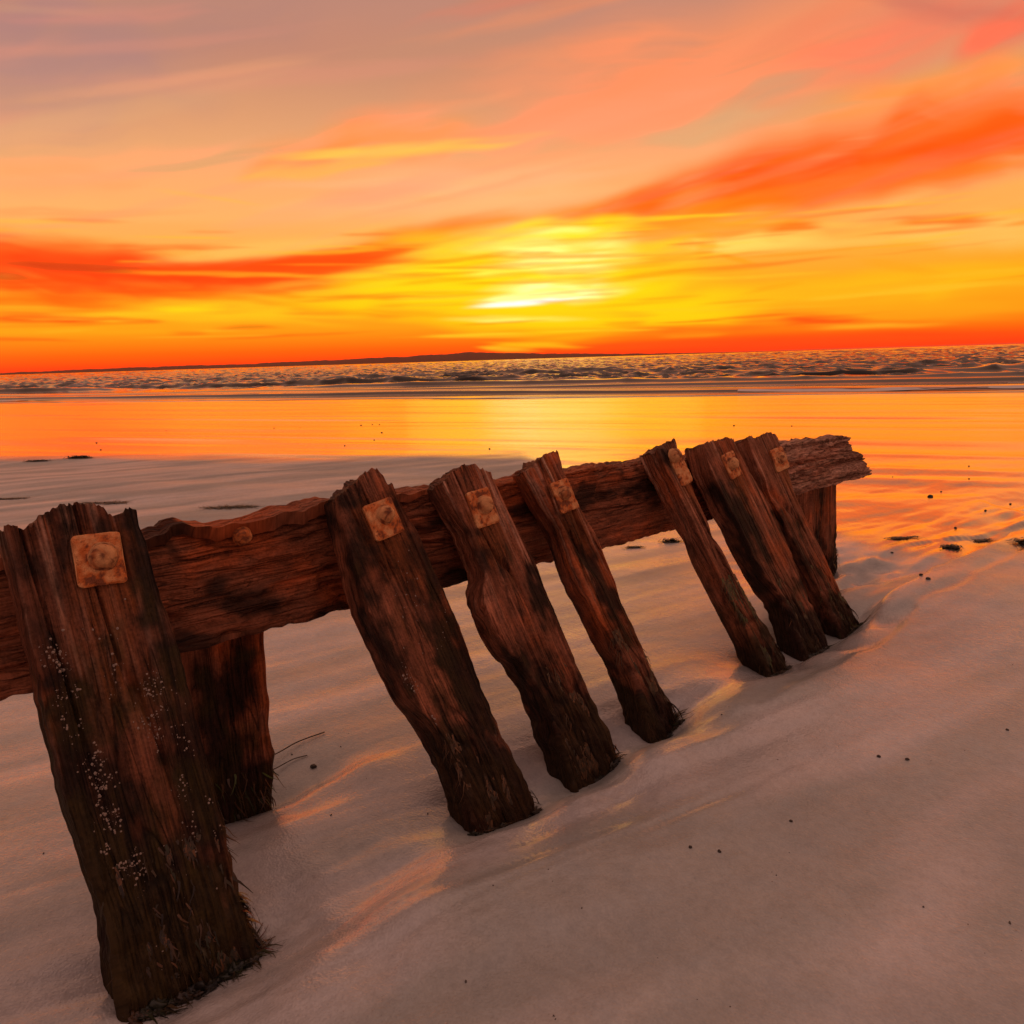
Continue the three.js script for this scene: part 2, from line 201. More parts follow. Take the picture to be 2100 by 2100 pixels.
// ---------- sand: one sheet from under the camera to the horizon, finer where it is near and in view ----------
{
  const rs = [0.02, 0.2]; for (let r = 0.4; r < 64; r *= 1.0075) rs.push(r); for (let r = 66; r < 12000; r *= 1.3) rs.push(r);
  const as = []; for (let a = -52; a <= 52; a += 0.13) as.push(a); for (let a = 53.5; a < 306.5; a += 2.5) as.push(a); as.push(308);
  const R = rs.length, A = as.length, pos = new Float32Array(R * A * 3), uv = new Float32Array(R * A * 2), col = new Float32Array(R * A * 3);
  for (let i = 0; i < R; i++) for (let j = 0; j < A; j++) {
    const a = as[j] * Math.PI / 180, x = Math.sin(a) * rs[i], f = Math.cos(a) * rs[i], k = i * A + j;
    pos.set([x, sandH(x, f), -f], k * 3); uv.set([x, f], k * 2);
    // pale and darker sand lies in drawn-out patches
    const [al, o] = alongOff(x, f), p = x * 0.86 + f * 0.51, q = -x * 0.51 + f * 0.86;
    let m = 1 + 0.10 * fbm2(x * 0.7, f * 1.1, 3) + 0.10 * n2(p * 1.1, q * 6) + 0.07 * n2(p * 2, q * 17);
    const grey = sst(0.15, 0.75, 0.5 + 0.6 * n2(p * 0.8 + 7, q * 4.2) + 0.25 * n2(p * 3, q * 11)) * 0.26;   // streaks of darker, greenish silt
    const wet = wetness(x, f); m *= 1 - 0.9 * wet;
    col.set([0.49 * m * (1 - grey), 0.465 * m * (1 - grey * 0.8), 0.455 * m * (1 - grey * 0.85)], k * 3);
  }
  const g = gridGeo(R, A, pos, uv, col); g.computeVertexNormals();
  const wetMap = tex(2048, 2048, (i, j) => { const x = (i / 2048 - 0.5) * 80, f = (j / 2048) * 80 - 10; const [, o] = alongOff(x, f), w = wetness(x, f), sheen = 0.3 * sst(0.2, 0.75, 0.5 + 0.55 * n2(x * 0.5 + 2, f * 0.9) + 0.35 * n2(x * 0.86 + f * 0.51, (f * 0.86 - x * 0.51) * 4)) * (1 - sst(4.2, 5.6, o - 0.25 * x)); return Math.max(w, sheen); });
  const roughMap = tex(2048, 2048, (i, j) => { const x = (i / 2048 - 0.5) * 80, f = (j / 2048) * 80 - 10, [, o] = alongOff(x, f), w = wetness(x, f); const damp = sst(-0.5, 0.8, o + 0.4 * n2(x * 0.6, f)), dull = sst(4.2, 5.6, o - 0.25 * x) ; return lerp(lerp(lerp(lerp(0.38, 0.25, sst(1.9, 3.6, f)), 0.26, damp), 0.58, dull) + 0.08 * fbm2(x * 0.5, f * 1.6, 3) + 0.16 * n2((x * 0.86 + f * 0.51) * 0.8 + 7, (f * 0.86 - x * 0.51) * 4.2) + 0.08 * n2((x * 0.86 + f * 0.51) * 1.4, (f * 0.86 - x * 0.51) * 11), 0.12, w); });
  for (const t of [wetMap, roughMap]) { t.wrapS = t.wrapT = THREE.ClampToEdgeWrapping; t.repeat.set(1 / 80, 1 / 80); t.offset.set(0.5, 0.125); }
  const grain = tex(1024, 1024, (i, j) => { const u = i / 1024, v = j / 1024; return 0.5 + 0.2 * tn(u * 300, v * 300, 300, 300, 3) + 0.14 * tn(u * 120, v * 120, 120, 120, 4) + 0.12 * tn(u * 40, v * 40, 40, 40, 5) + 0.1 * tn(u * 14, v * 14, 14, 14, 6); });
  grain.repeat.set(1 / 1.3, 1 / 1.3);
  const tint = tex(1024, 1024, (i, j) => { const u = i / 1024, v = j / 1024, k = 0.9 + 0.07 * tn(u * 340, v * 340, 340, 340, 8) + 0.06 * tn(u * 90, v * 90, 90, 90, 9) + 0.04 * tn(u * 25, v * 25, 25, 25, 10), r = tn(u * 30, v * 30, 30, 30, 11) * 0.02; return [k + r, k, k - r]; });
  tint.repeat.set(1 / 1.7, 1 / 1.7);
  const m = new THREE.MeshPhysicalMaterial({ color: 0xffffff, vertexColors: true, map: tint, roughness: 1, ior: 1.5, roughnessMap: roughMap, bumpMap: grain, bumpScale: 0.0026, clearcoat: 1, clearcoatMap: wetMap, clearcoatRoughness: 0.13 });
  tag(mesh('sand', g, m), 'smooth damp beach sand running from the foreground to the wet shining flat', null, null, 'structure');
}

// ---------- sea ----------
function seaH(x, f) {
  const S = shore(x, f), t = x * 0.917 - f * 0.4;
  if (S < 0) return -0.1 - 0.05 * sst(0, -1.2, S);
  let h = -0.1;
  const ridge = (at, amp, steep, back, s) => { // a low wave coming in: steep towards the beach, long behind
    const c = at + 1.2 * n2(t * 0.06 + s, s) + 0.5 * n2(t * 0.2 + s, 4.4), d = S - c, k = clamp(0.62 + 0.75 * n2(t * 0.045 + s * 3, s * 1.7), 0, 1.2);
    return amp * k * (d < 0 ? Math.exp(-d * d / (steep * steep)) : Math.exp(-d * d / (back * back)));
  };
  h += ridge(1.6, 0.07, 0.22, 0.8, 3.7) + ridge(3.6, 0.19, 0.36, 1.1, 1.3) + ridge(7, 0.10, 0.3, 1.6, 12.9) + ridge(10.5, 0.22, 0.5, 2.2, 5.1) + ridge(17, 0.4, 0.7, 3.2, 9.7) + ridge(23, 0.4, 0.8, 3.6, 14.2) + ridge(33, 0.42, 1.3, 5, 21.6) + ridge(48, 0.42, 1.6, 6, 27.4);
  // chop: sharp-crested, steeper on the side that comes in
  const c = sst(13, 26, S), crest = (u, v) => { const n = Math.abs(n2(u, v)); return 1 - Math.sqrt(n + 0.02); }, big = sst(120, 420, S), mid = 1 - sst(260, 520, S);
  h += c * (mid * (0.12 * crest(t * 0.07 + 3, S * 0.10 + 0.2 * n2(t * 0.1, S * 0.1)) + 0.50 * crest(t * 0.2 + 9, S * 0.42) + 0.34 * crest(t * 0.5, S * 1.05)) + big * (0.8 * crest(t * 0.025, S * 0.06) + 1.2 * crest(t * 0.07 + 4, S * 0.2))) + 0.006 * n2(t * 0.3, S * 2.2) - 0.5 * c * mid - 0.9 * big;
  return h;
}
{
  const rs = []; for (let r = 16; r < 60; r *= 1.0045) rs.push(r); for (let r = 60.3; r < 300; r += 0.3 + (r - 60) * 0.0042) rs.push(r); for (let r = 302; r < 1500; r *= 1.0055) rs.push(r); for (let r = 1510; r < 14000; r *= 1.03) rs.push(r);
  const as = []; for (let a = -75; a < -40; a += 1.5) as.push(a); for (let a = -40; a <= 40; a += 0.2) as.push(a); for (let a = 41; a <= 100; a += 1.5) as.push(a);
  const R = rs.length, A = as.length, pos = new Float32Array(R * A * 3);
  for (let i = 0; i < R; i++) for (let j = 0; j < A; j++) { const a = as[j] * Math.PI / 180, x = Math.sin(a) * rs[i], f = Math.cos(a) * rs[i]; pos.set([x, seaH(x, f), -f], (i * A + j) * 3); }
  const g = gridGeo(R, A, pos); g.computeVertexNormals();
  const m = new THREE.MeshPhysicalMaterial({ color: new THREE.Color().setRGB(0.014, 0.011, 0.011), roughness: 0.09, ior: 1.33, specularIntensity: 0.6 });
  tag(mesh('sea', g, m), 'dark choppy sea with low waves rolling in along the beach', null, null, 'structure');
}

// thin lines of foam left along the crests and at the water's edge
{
  const pos = [], idx = [], r = rng(3131);
  for (const [S0, wob, gap] of [[0.25, 0.5, 0.25], [2.1, 0.6, 0.4], [5.2, 0.7, 0.5], [8.6, 0.8, 0.45], [14.6, 1.0, 0.6]]) {
    let prev = -1;
    for (let t = -70; t < 70; t += 0.35) {
      const on = n2(t * 0.13 + S0 * 3, S0) + 0.4 * n2(t * 0.7, S0 * 2), w = 0.05 + 0.16 * clamp(on + 0.6) + 0.05 * r();
      if (on < gap - 0.75) { prev = -1; continue; }
      const at = pos.length / 3, s = S0 + wob * n2(t * 0.11 + S0, 7.7) + 0.12 * n2(t * 0.9, S0);
      for (const e of [-w, w]) { // from (t along the shore, metres past it) to the ground plan
        const k = s + e, bx = -29.3 + t * 0.917 + 0.4 * k, bf = 46.4 - t * 0.4 + 0.917 * k, X = bx + 29.3 * 0.8, F = bf - 12.78 * 0.8; pos.push(X, seaH(X, F) + 0.012, -F);
      }
      if (prev >= 0) idx.push(prev, prev + 1, at, at, prev + 1, at + 1); prev = at;
    }
  }
  const g = new THREE.BufferGeometry(); g.setAttribute('position', new THREE.Float32BufferAttribute(pos, 3)); g.setIndex(idx); g.computeVertexNormals();
  tag(mesh('sea_foam', g, new THREE.MeshStandardMaterial({ color: new THREE.Color().setRGB(0.62, 0.58, 0.56), roughness: 0.8, side: THREE.DoubleSide })), 'thin pale broken lines of foam along the water\'s edge', 'foam', null, 'stuff');
}

// ---------- the low land across the bay ----------
{
  const prof = [[-40, 0], [-33, 0.1], [-26, 0.2], [-18, 0.24], [-12, 0.34], [-8, 0.4], [-5, 0.48], [-2.8, 0.60], [-1.2, 0.52], [2, 0.36], [6, 0.22], [10, 0.1], [14, 0.05], [20, 0.02], [26, 0]];
  const rows = [[0, 0], [0.25, 0.35], [0.6, 0.75], [1, 1], [1.5, 0.8], [2.2, 0.3], [2.6, -0.05]], n = 420, pos = new Float32Array(rows.length * n * 3);
  rows.forEach(([d, k], r) => { for (let i = 0; i < n; i++) { const az = -40 + i / (n - 1) * 66, D = 5200 + d * 700, e = Math.max(0, pw(prof, az) + 0.035 * n2(az * 1.1, 3) * Math.min(1, pw(prof, az) * 6) + 0.02 * n2(az * 5, r * 0.7) * Math.min(1, pw(prof, az) * 5)); const a = az * Math.PI / 180, y = -0.6 + k * 5900 * Math.tan(e * Math.PI / 180) * (1 + (r < 3 ? 0.15 * n2(az * 3, r * 2) : 0)); pos.set([Math.sin(a) * D, y, -Math.cos(a) * D], (r * n + i) * 3); } });
  const g = gridGeo(rows.length, n, pos); g.computeVertexNormals();
  tag(mesh('hills', g, new THREE.MeshStandardMaterial({ color: new THREE.Color().setRGB(0.12, 0.035, 0.02), roughness: 1 })), 'long low dark land on the horizon across the water', null, null, 'structure');
}
scene.fog = new THREE.FogExp2(new THREE.Color().setRGB(1, 0.32, 0.10), 0.00004);

// ---------- the groyne ----------
const crackAt = (u, v) => Math.max(1 - sst(0, 0.09, Math.abs(tn(u * 26 + 1.5 * tn(u * 9, v * 4, 9, 4, 33), v * 2, 26, 2, 31))), 0.7 * (1 - sst(0, 0.10, Math.abs(tn(u * 58, v * 5, 58, 5, 32))))) * sst(-0.35, 0.25, tn(u * 12, v * 3, 12, 3, 34));
const grainMap = tex(512, 1024, (i, j) => { const u = i / 512, v = j / 1024; let k = 0.72 + 0.24 * tn(u * 90, v * 5, 90, 5, 21) + 0.16 * tn(u * 40, v * 3, 40, 3, 22) + 0.2 * tn(u * 200, v * 24, 200, 24, 23) + 0.16 * tn(u * 90, v * 180, 90, 180, 24) + 0.12 * tn(u * 200, v * 400, 200, 400, 28); k *= 1 - 0.6 * crackAt(u, v); return [k, k, k]; });
const grainBump = tex(512, 1024, (i, j) => { const u = i / 512, v = j / 1024; return 0.6 - 0.5 * crackAt(u, v) + 0.25 * tn(u * 80, v * 5, 80, 5, 25) + 0.2 * tn(u * 170, v * 14, 170, 14, 26) + 0.12 * tn(u * 90, v * 90, 90, 90, 27); });
for (const t of [grainMap, grainBump]) t.repeat.set(1 / 0.5, 1 / 1.0);
const woodMat = new THREE.MeshPhysicalMaterial({ vertexColors: true, map: grainMap, bumpMap: grainBump, bumpScale: 0.009, roughness: 0.6, specularIntensity: 0.28 });
const rustBump = tex(256, 256, (i, j) => { const u = i / 256, v = j / 256, f = tn(u * 9, v * 9, 9, 9, 41); return 0.5 + 0.22 * f + 0.18 * sst(0, 0.12, f + 0.3 * tn(u * 24, v * 24, 24, 24, 42)) + 0.2 * tn(u * 60, v * 60, 60, 60, 43) + 0.14 * tn(u * 120, v * 120, 120, 120, 44); });
const rustMat = new THREE.MeshStandardMaterial({ vertexColors: true, roughness: 0.7, bumpMap: rustBump, bumpScale: 0.005 });
const weedMat = new THREE.MeshStandardMaterial({ vertexColors: true, roughness: 0.42, side: THREE.DoubleSide });
const barnacleMat = new THREE.MeshStandardMaterial({ color: new THREE.Color().setRGB(0.30, 0.23, 0.19), roughness: 0.7 });

// A baulk of worn timber. frame = {o, x, y, n}: origin, across, along, outward from the front face.
// L, R: the two edges across, by distance along; top: the broken end, by distance across; bot: the other end; T: thickness.
function timber(frame, { L, R, top, bot, T, N, rows, c = 0.007, disp, color, jag = 0.01, ease = 1, axis = () => 0 }) {
  const { o, x: X, y: Y, n: Z } = frame, nS = 7, half = N + 1, ring = half * 2, M = 6;
  const P = (a, b, t) => [o[0] + X[0] * a + Y[0] * b - Z[0] * t, o[1] + X[1] * a + Y[1] * b - Z[1] * t, o[2] + X[2] * a + Y[2] * b - Z[2] * t];
  const topAt = (a, t) => top(a) + jag * (n3(a * 70, t * 40, 3.3) + 0.6 * n3(a * 190, t * 110, 8.1)) - 0.006 * Math.abs(n3(a * 25, t * 25, 1.2));
  // half ring q = 0..N: left side, corner, front, corner, right side; gives share across, thickness and outward direction
  const halfPt = (j, W) => {
    if (j < nS) return [0, lerp(T / 2, c, j / (nS - 1)), -1, 0, 0];
    if (j > N - nS) return [W, lerp(T / 2, c, (N - j) / (nS - 1)), 1, 0, 0];
    const m = N - 2 * nS, q = (j - nS) / m, arc = 4 / m;
    if (q < arc) { const th = q / arc * Math.PI / 2; return [c - c * Math.cos(th), c - c * Math.sin(th), -Math.cos(th), Math.sin(th), 0]; }
    if (q > 1 - arc) { const th = (1 - q) / arc * Math.PI / 2; return [W - c + c * Math.cos(th), c - c * Math.sin(th), Math.cos(th), Math.sin(th), 0]; }
    return [lerp(c, W - c, (q - arc) / (1 - 2 * arc)), 0, 0, 1, 1];
  };
  const nv = ring * rows + half * (M + 1), pos = new Float32Array(nv * 3), uv = new Float32Array(nv * 2), col = new Float32Array(nv * 3);
  let k = 0; const b0 = top((L(top(0)) + R(top(0))) / 2);
  const point = (j, bb, share) => {
    const back = j >= half, jj = back ? ring - 1 - j : j;
    let W = R(bb) - L(bb), [px, pt, nx, nt] = halfPt(jj, W); if (back) { pt = T - pt; nt = -nt; }
    const a0 = L(bb) + px, b = share === null ? bb : lerp(topAt(a0, pt), bot, share);
    const l = L(b), w = R(b) - l, [qx, qt0, mx, mt0] = halfPt(jj, w), qt = back ? T - qt0 : qt0, mt = back ? -mt0 : mt0;
    const ar = l + qx - axis(b), d = disp(ar, b, qt, qx / w, mt, mx);
    return [l + qx - mx * d, b, qt + mt * d, ar, qt, mx, mt, qx / w];
  };
  for (let r = 0; r < rows; r++) for (let j = 0; j < ring; j++, k++) {
    const s = Math.pow(r / (rows - 1), ease), q = point(j, lerp(b0, bot, s), s);
    pos.set(P(q[0], q[1], q[2]), k * 3); uv.set([q[3] + q[4] * 1.3 + (j >= half ? 0.21 : 0), q[1]], k * 2); col.set(color(q[3], q[1], q[4], q[6], q[7], q[5]), k * 3);
  }
  const capAt = k;
  for (let j = 0; j < half; j++) {
    const f = point(j, b0, 0), g = point(ring - 1 - j, b0, 0);
    for (let m = 0; m <= M; m++, k++) {
      const s = m / M, a = lerp(f[0], g[0], s), t = lerp(f[2], g[2], s), e = m === 0 ? f[1] : m === M ? g[1] : topAt(a, t) - 0.004;
      pos.set(P(a, e, t), k * 3); uv.set([a * 1.5, t * 3], k * 2); col.set(color(a - axis(e), e, t, 0.5, j / half, 0, true), k * 3);
    }
  }
  const idx = []; 
  for (let r = 0; r < rows - 1; r++) for (let j = 0; j < ring; j++) { const a = r * ring + j, b = r * ring + (j + 1) % ring, d = a + ring, e = b + ring; idx.push(a, d, b, b, d, e); }
  for (let j = 0; j < half - 1; j++) for (let m = 0; m < M; m++) { const a = capAt + j * (M + 1) + m, b = a + M + 1; idx.push(a, b, a + 1, a + 1, b, b + 1); }
  const cross = [X[1] * Y[2] - X[2] * Y[1], X[2] * Y[0] - X[0] * Y[2], X[0] * Y[1] - X[1] * Y[0]], sgn = cross[0] * Z[0] + cross[1] * Z[1] + cross[2] * Z[2];
  if (sgn < 0) for (let i = 0; i < idx.length; i += 3) { const t = idx[i + 1]; idx[i + 1] = idx[i + 2]; idx[i + 2] = t; }
  const g = new THREE.BufferGeometry(); g.setAttribute('position', new THREE.BufferAttribute(pos, 3)); g.setAttribute('uv', new THREE.BufferAttribute(uv, 2)); g.setAttribute('color', new THREE.BufferAttribute(col, 3)); g.setIndex(idx); g.computeVertexNormals();
  return g;
}

const groyne = new THREE.Group(); groyne.name = 'timber_groyne'; groyne.position.set(OX, 0, -OF); scene.add(groyne);
tag(groyne, 'old timber groyne of leaning planks bolted to a long beam, standing in the sand', 'groyne');
const dV = [DX, 0, -DF], nB = [NX, 0, -NF], uV = [-0.2363, 0.9356, -0.2623], fV = [0.6261, 0.3531, 0.6952], T0 = 0.12;
const plankFrame = { o: [0, 0, 0], x: dV, y: uV, n: fV };
const plankPoint = (a, b, out) => new THREE.Vector3(dV[0] * a + uV[0] * b + fV[0] * out, dV[1] * a + uV[1] * b + fV[1] * out, dV[2] * a + uV[2] * b + fV[2] * out);
const plankBasis = new THREE.Matrix4().makeBasis(new THREE.Vector3(...dV), new THREE.Vector3(...uV), new THREE.Vector3(...fV));

// worn wood: grooves along the grain, splits, hollows; a0 shifts the pattern from timber to timber
const woodDisp = (sd, { groove = 0.0045, lump = 0.003, split = 0.010, grow = 0.35 } = {}) => (a, b, t, s, mt, mx) => {
  let d = groove * (0.5 + 0.5 * n3(a * 42 + sd, b * 1.1, t * 42)) + groove * 0.6 * n3(a * 95 + sd, b * 2.6, t * 95);
  const sp = Math.abs(n3(a * 11 + sd * 2, b * 0.7, t * 11)); d += 1.5 * split * Math.pow(1 - sst(0, 0.08, sp), 2) * sst(0.25, 0.75, b + 0.3 * n3(a * 3, b * 1.3, sd));
  d += lump * 1.3 * fbm3(a * 10 + sd, b * 3, t * 10, 3) - groove * 0.4;
  const low = 1 - sst(grow * 0.4, grow * 1.6, b + 0.12 * n3(a * 8, b * 4, sd)); if (low > 0) d -= low * (0.010 * n3(a * 28, b * 11, t * 28 + sd) + 0.006 * n3(a * 75, b * 30, t * 75) + 0.006);
  if (Math.abs(mt) < 0.95 || s < 0.06 || s > 0.94) d += 0.006 * Math.max(0, n3(a * 7, b * 6, sd + t * 9)) + 0.0022 * n3(a * 20, b * 24, sd);
  return d;
};
// weathered brown timber with rust stain, dark algae in patches that thicken towards the foot, pale scraped wood
const woodColor = (sd, { algae = 0.45, moss = 0.5, red = 0.5, pale = 0.3, tone = 1, stain = [] } = {}) => (a, b, t, mt, s, mx, cap) => {
  let c = [0.36 * tone, 0.125 * tone, 0.066 * tone];
  const g1 = n3(a * 60 + sd, b * 1.6, t * 60), g2 = n3(a * 150 + sd, b * 5, t * 150), blot = fbm3(a * 5 + sd, b * 4, t * 5 + sd, 3), fine = fbm3(a * 30 + sd, b * 22, t * 30, 3);
  c = mix3(c, [0.54 * tone, 0.12 * tone, 0.03 * tone], red * sst(-0.1, 0.45, blot + 0.3 * fine));
  const up = sst(0.5, 1.05, b + 0.25 * blot);
  c = mix3(c, [0.62, 0.36, 0.25], pale * up * sst(0.15, 0.75, g1 * 0.8 + 0.5 * g2));
  const k = 1 + 0.3 * g1 + 0.2 * g2 + 0.5 * fine; c = [c[0] * k, c[1] * k, c[2] * k];
  const al = sst(-0.16, 0.42, (algae - b) * 0.45 + 0.5 * (1 - sst(0.03, 0.3, b)) + 0.95 * fbm3(a * 8 + sd * 3, b * 4.5, t * 8, 4) + 0.4 * fine);
  c = mix3(c, [0.013, 0.009, 0.007], al * 0.93);
  const mo = sst(0.05, 0.35, (algae * 0.8 - b) * 0.5 + 0.6 * fbm3(a * 11 - sd, b * 7, t * 11, 3) + 0.2 * fine); c = mix3(c, [0.060, 0.040, 0.011], mo * moss * (0.6 + 0.8 * Math.max(0, fine)));
  for (const [sa, sb, sr, q] of stain) { const dx = a - sa, dy = b - sb, m = (1 - sst(0.35, 1, Math.hypot(dx, dy > 0 ? dy : dy * 0.35) / sr + 0.5 * fine)) * q; c = mix3(c, [0.30, 0.085, 0.022], m); }
  if (cap) c = mix3(c, [0.11, 0.05, 0.034], 0.6);
  return c;
};

// a tuft of weed: tapering ribbons that hang down the face and lie out on the sand
function weedGeo(seed, strands, place, palette) {
  const r = rng(seed), pos = [], col = [], idx = [];
  for (let i = 0; i < strands; i++) {
    const s = place(r), seg = s.seg ?? 5, c = palette[Math.floor(r() * palette.length)], k = 0.6 + r() * 0.9; let p = s.p.clone(), dir = s.dir.clone().normalize();
    const side = new THREE.Vector3().crossVectors(dir, s.out ?? new THREE.Vector3(0, 1, 0)); if (side.lengthSq() < 1e-4) side.set(1, 0, 0); side.normalize();
    const at = pos.length / 3, curl = (r() - 0.5) * 1.2;
    for (let q = 0; q <= seg; q++) {
      const w = s.w * (1 - 0.85 * q / seg) * (0.8 + 0.4 * r()), tw = (r() - 0.5) * 0.5;
      pos.push(p.x - side.x * w, p.y - side.y * w + tw * w, p.z - side.z * w, p.x + side.x * w, p.y + side.y * w - tw * w, p.z + side.z * w);
      for (let z = 0; z < 2; z++) col.push(c[0] * k, c[1] * k, c[2] * k);
      dir.addScaledVector(side, curl * 0.4 + (r() - 0.5) * 0.7); dir.y -= s.fall ?? 0.25; dir.normalize();
      p = p.clone().addScaledVector(dir, s.len / seg); const gx = p.x + (s.gx ?? 0), gf = -p.z - (s.gz ?? 0);
      const gy = sandH(gx, gf) + 0.004 + r() * 0.006; if (p.y < gy) { p.y = gy; dir.y = Math.max(0, dir.y); }
      if (q < seg) { const a = at + q * 2; idx.push(a, a + 1, a + 2, a + 2, a + 1, a + 3); }
    }
  }
  const g = new THREE.BufferGeometry(); g.setAttribute('position', new THREE.Float32BufferAttribute(pos, 3)); g.setAttribute('color', new THREE.Float32BufferAttribute(col, 3)); g.setIndex(idx); g.computeVertexNormals(); return g;
}
const DARKWEED = [[0.03, 0.022, 0.010], [0.022, 0.024, 0.010], [0.05, 0.03, 0.014], [0.016, 0.012, 0.009]], BROWNWEED = [[0.075, 0.035, 0.014], [0.05, 0.026, 0.012], [0.11, 0.045, 0.016], [0.03, 0.02, 0.01]], GREENWEED = [[0.03, 0.055, 0.010], [0.05, 0.07, 0.014], [0.02, 0.03, 0.01]], REDWEED = [[0.11, 0.016, 0.010], [0.06, 0.012, 0.008]];

// rusted square washer plate with a domed bolt head
function rustColors(g, sd, bright) {
  const p = g.attributes.position, col = new Float32Array(p.count * 3);
  for (let i = 0; i < p.count; i++) { const x = p.getX(i), y = p.getY(i), z = p.getZ(i), n = fbm3(x * 40 + sd, y * 40, z * 60, 4), m = fbm3(x * 140 + sd, y * 140, z * 140, 2); let c = mix3([0.70, 0.17, 0.026], [0.80, 0.38, 0.15], sst(-0.1, 0.5, n + bright * 0.3)); c = mix3(c, [0.12, 0.032, 0.012], 0.85 * sst(0.02, 0.34, -n + 0.7 * m)); const k = 1 + 0.35 * m; col.set([c[0] * k, c[1] * k, c[2] * k], i * 3); }
  g.setAttribute('color', new THREE.BufferAttribute(col, 3)); return g;
}
function plateGeo(w, h, th, sd) { // rounded plate, slightly pitted and dished
  const n = 36, pos = new Float32Array((n + 1) * (n + 1) * 3 + 0), P = [];
  const g = new THREE.BoxGeometry(w, h, th, n, n, 3), p = g.attributes.position, r = 0.012, e = 0.003;
  for (let i = 0; i < p.count; i++) {
    let x = p.getX(i), y = p.getY(i), z = p.getZ(i);
    const qx = Math.max(0, Math.abs(x) - (w / 2 - r)), qy = Math.max(0, Math.abs(y) - (h / 2 - r)), l = Math.hypot(qx, qy);
    if (l > r) { x = Math.sign(x) * (w / 2 - r + qx * r / l); y = Math.sign(y) * (h / 2 - r + qy * r / l); }
    const edge = Math.min(w / 2 - Math.abs(x), h / 2 - Math.abs(y)); if (z > 0) z -= 0.004 * (1 - sst(0, 0.006, edge));
    const wob = 0.0016 * fbm3(x * 40 + sd, y * 40, 1.7, 3) + 0.0007 * n3(x * 130, y * 130, sd); if (z > 0) z += wob * 2; x += 0.0015 * n3(y * 60, sd, 3); y += 0.0015 * n3(x * 60, sd, 6);
    p.setXYZ(i, x, y, z);
  }
  g.computeVertexNormals(); return g;
}
function domeGeo(r, h, sd) { // worn bolt head: a low dome on a collar
  const pts = [[r * 1.18, -0.004], [r * 1.18, 0.004], [r * 1.08, 0.008], [r * 1.0, 0.009], [r * 0.97, h * 0.45], [r * 0.86, h * 0.78], [r * 0.62, h * 0.96], [r * 0.3, h], [0.0001, h * 0.99]].map((q) => new THREE.Vector2(...q));
  const g = new THREE.LatheGeometry(pts, 30); g.rotateX(Math.PI / 2); const p = g.attributes.position;
  for (let i = 0; i < p.count; i++) { const x = p.getX(i), y = p.getY(i), z = p.getZ(i), k = 1 + 0.10 * n3(x * 40 + sd, y * 40, z * 30); p.setXYZ(i, x * k, y * k, z + 0.002 * n3(x * 90, y * 90, sd)); }
  g.computeVertexNormals(); return g;
}

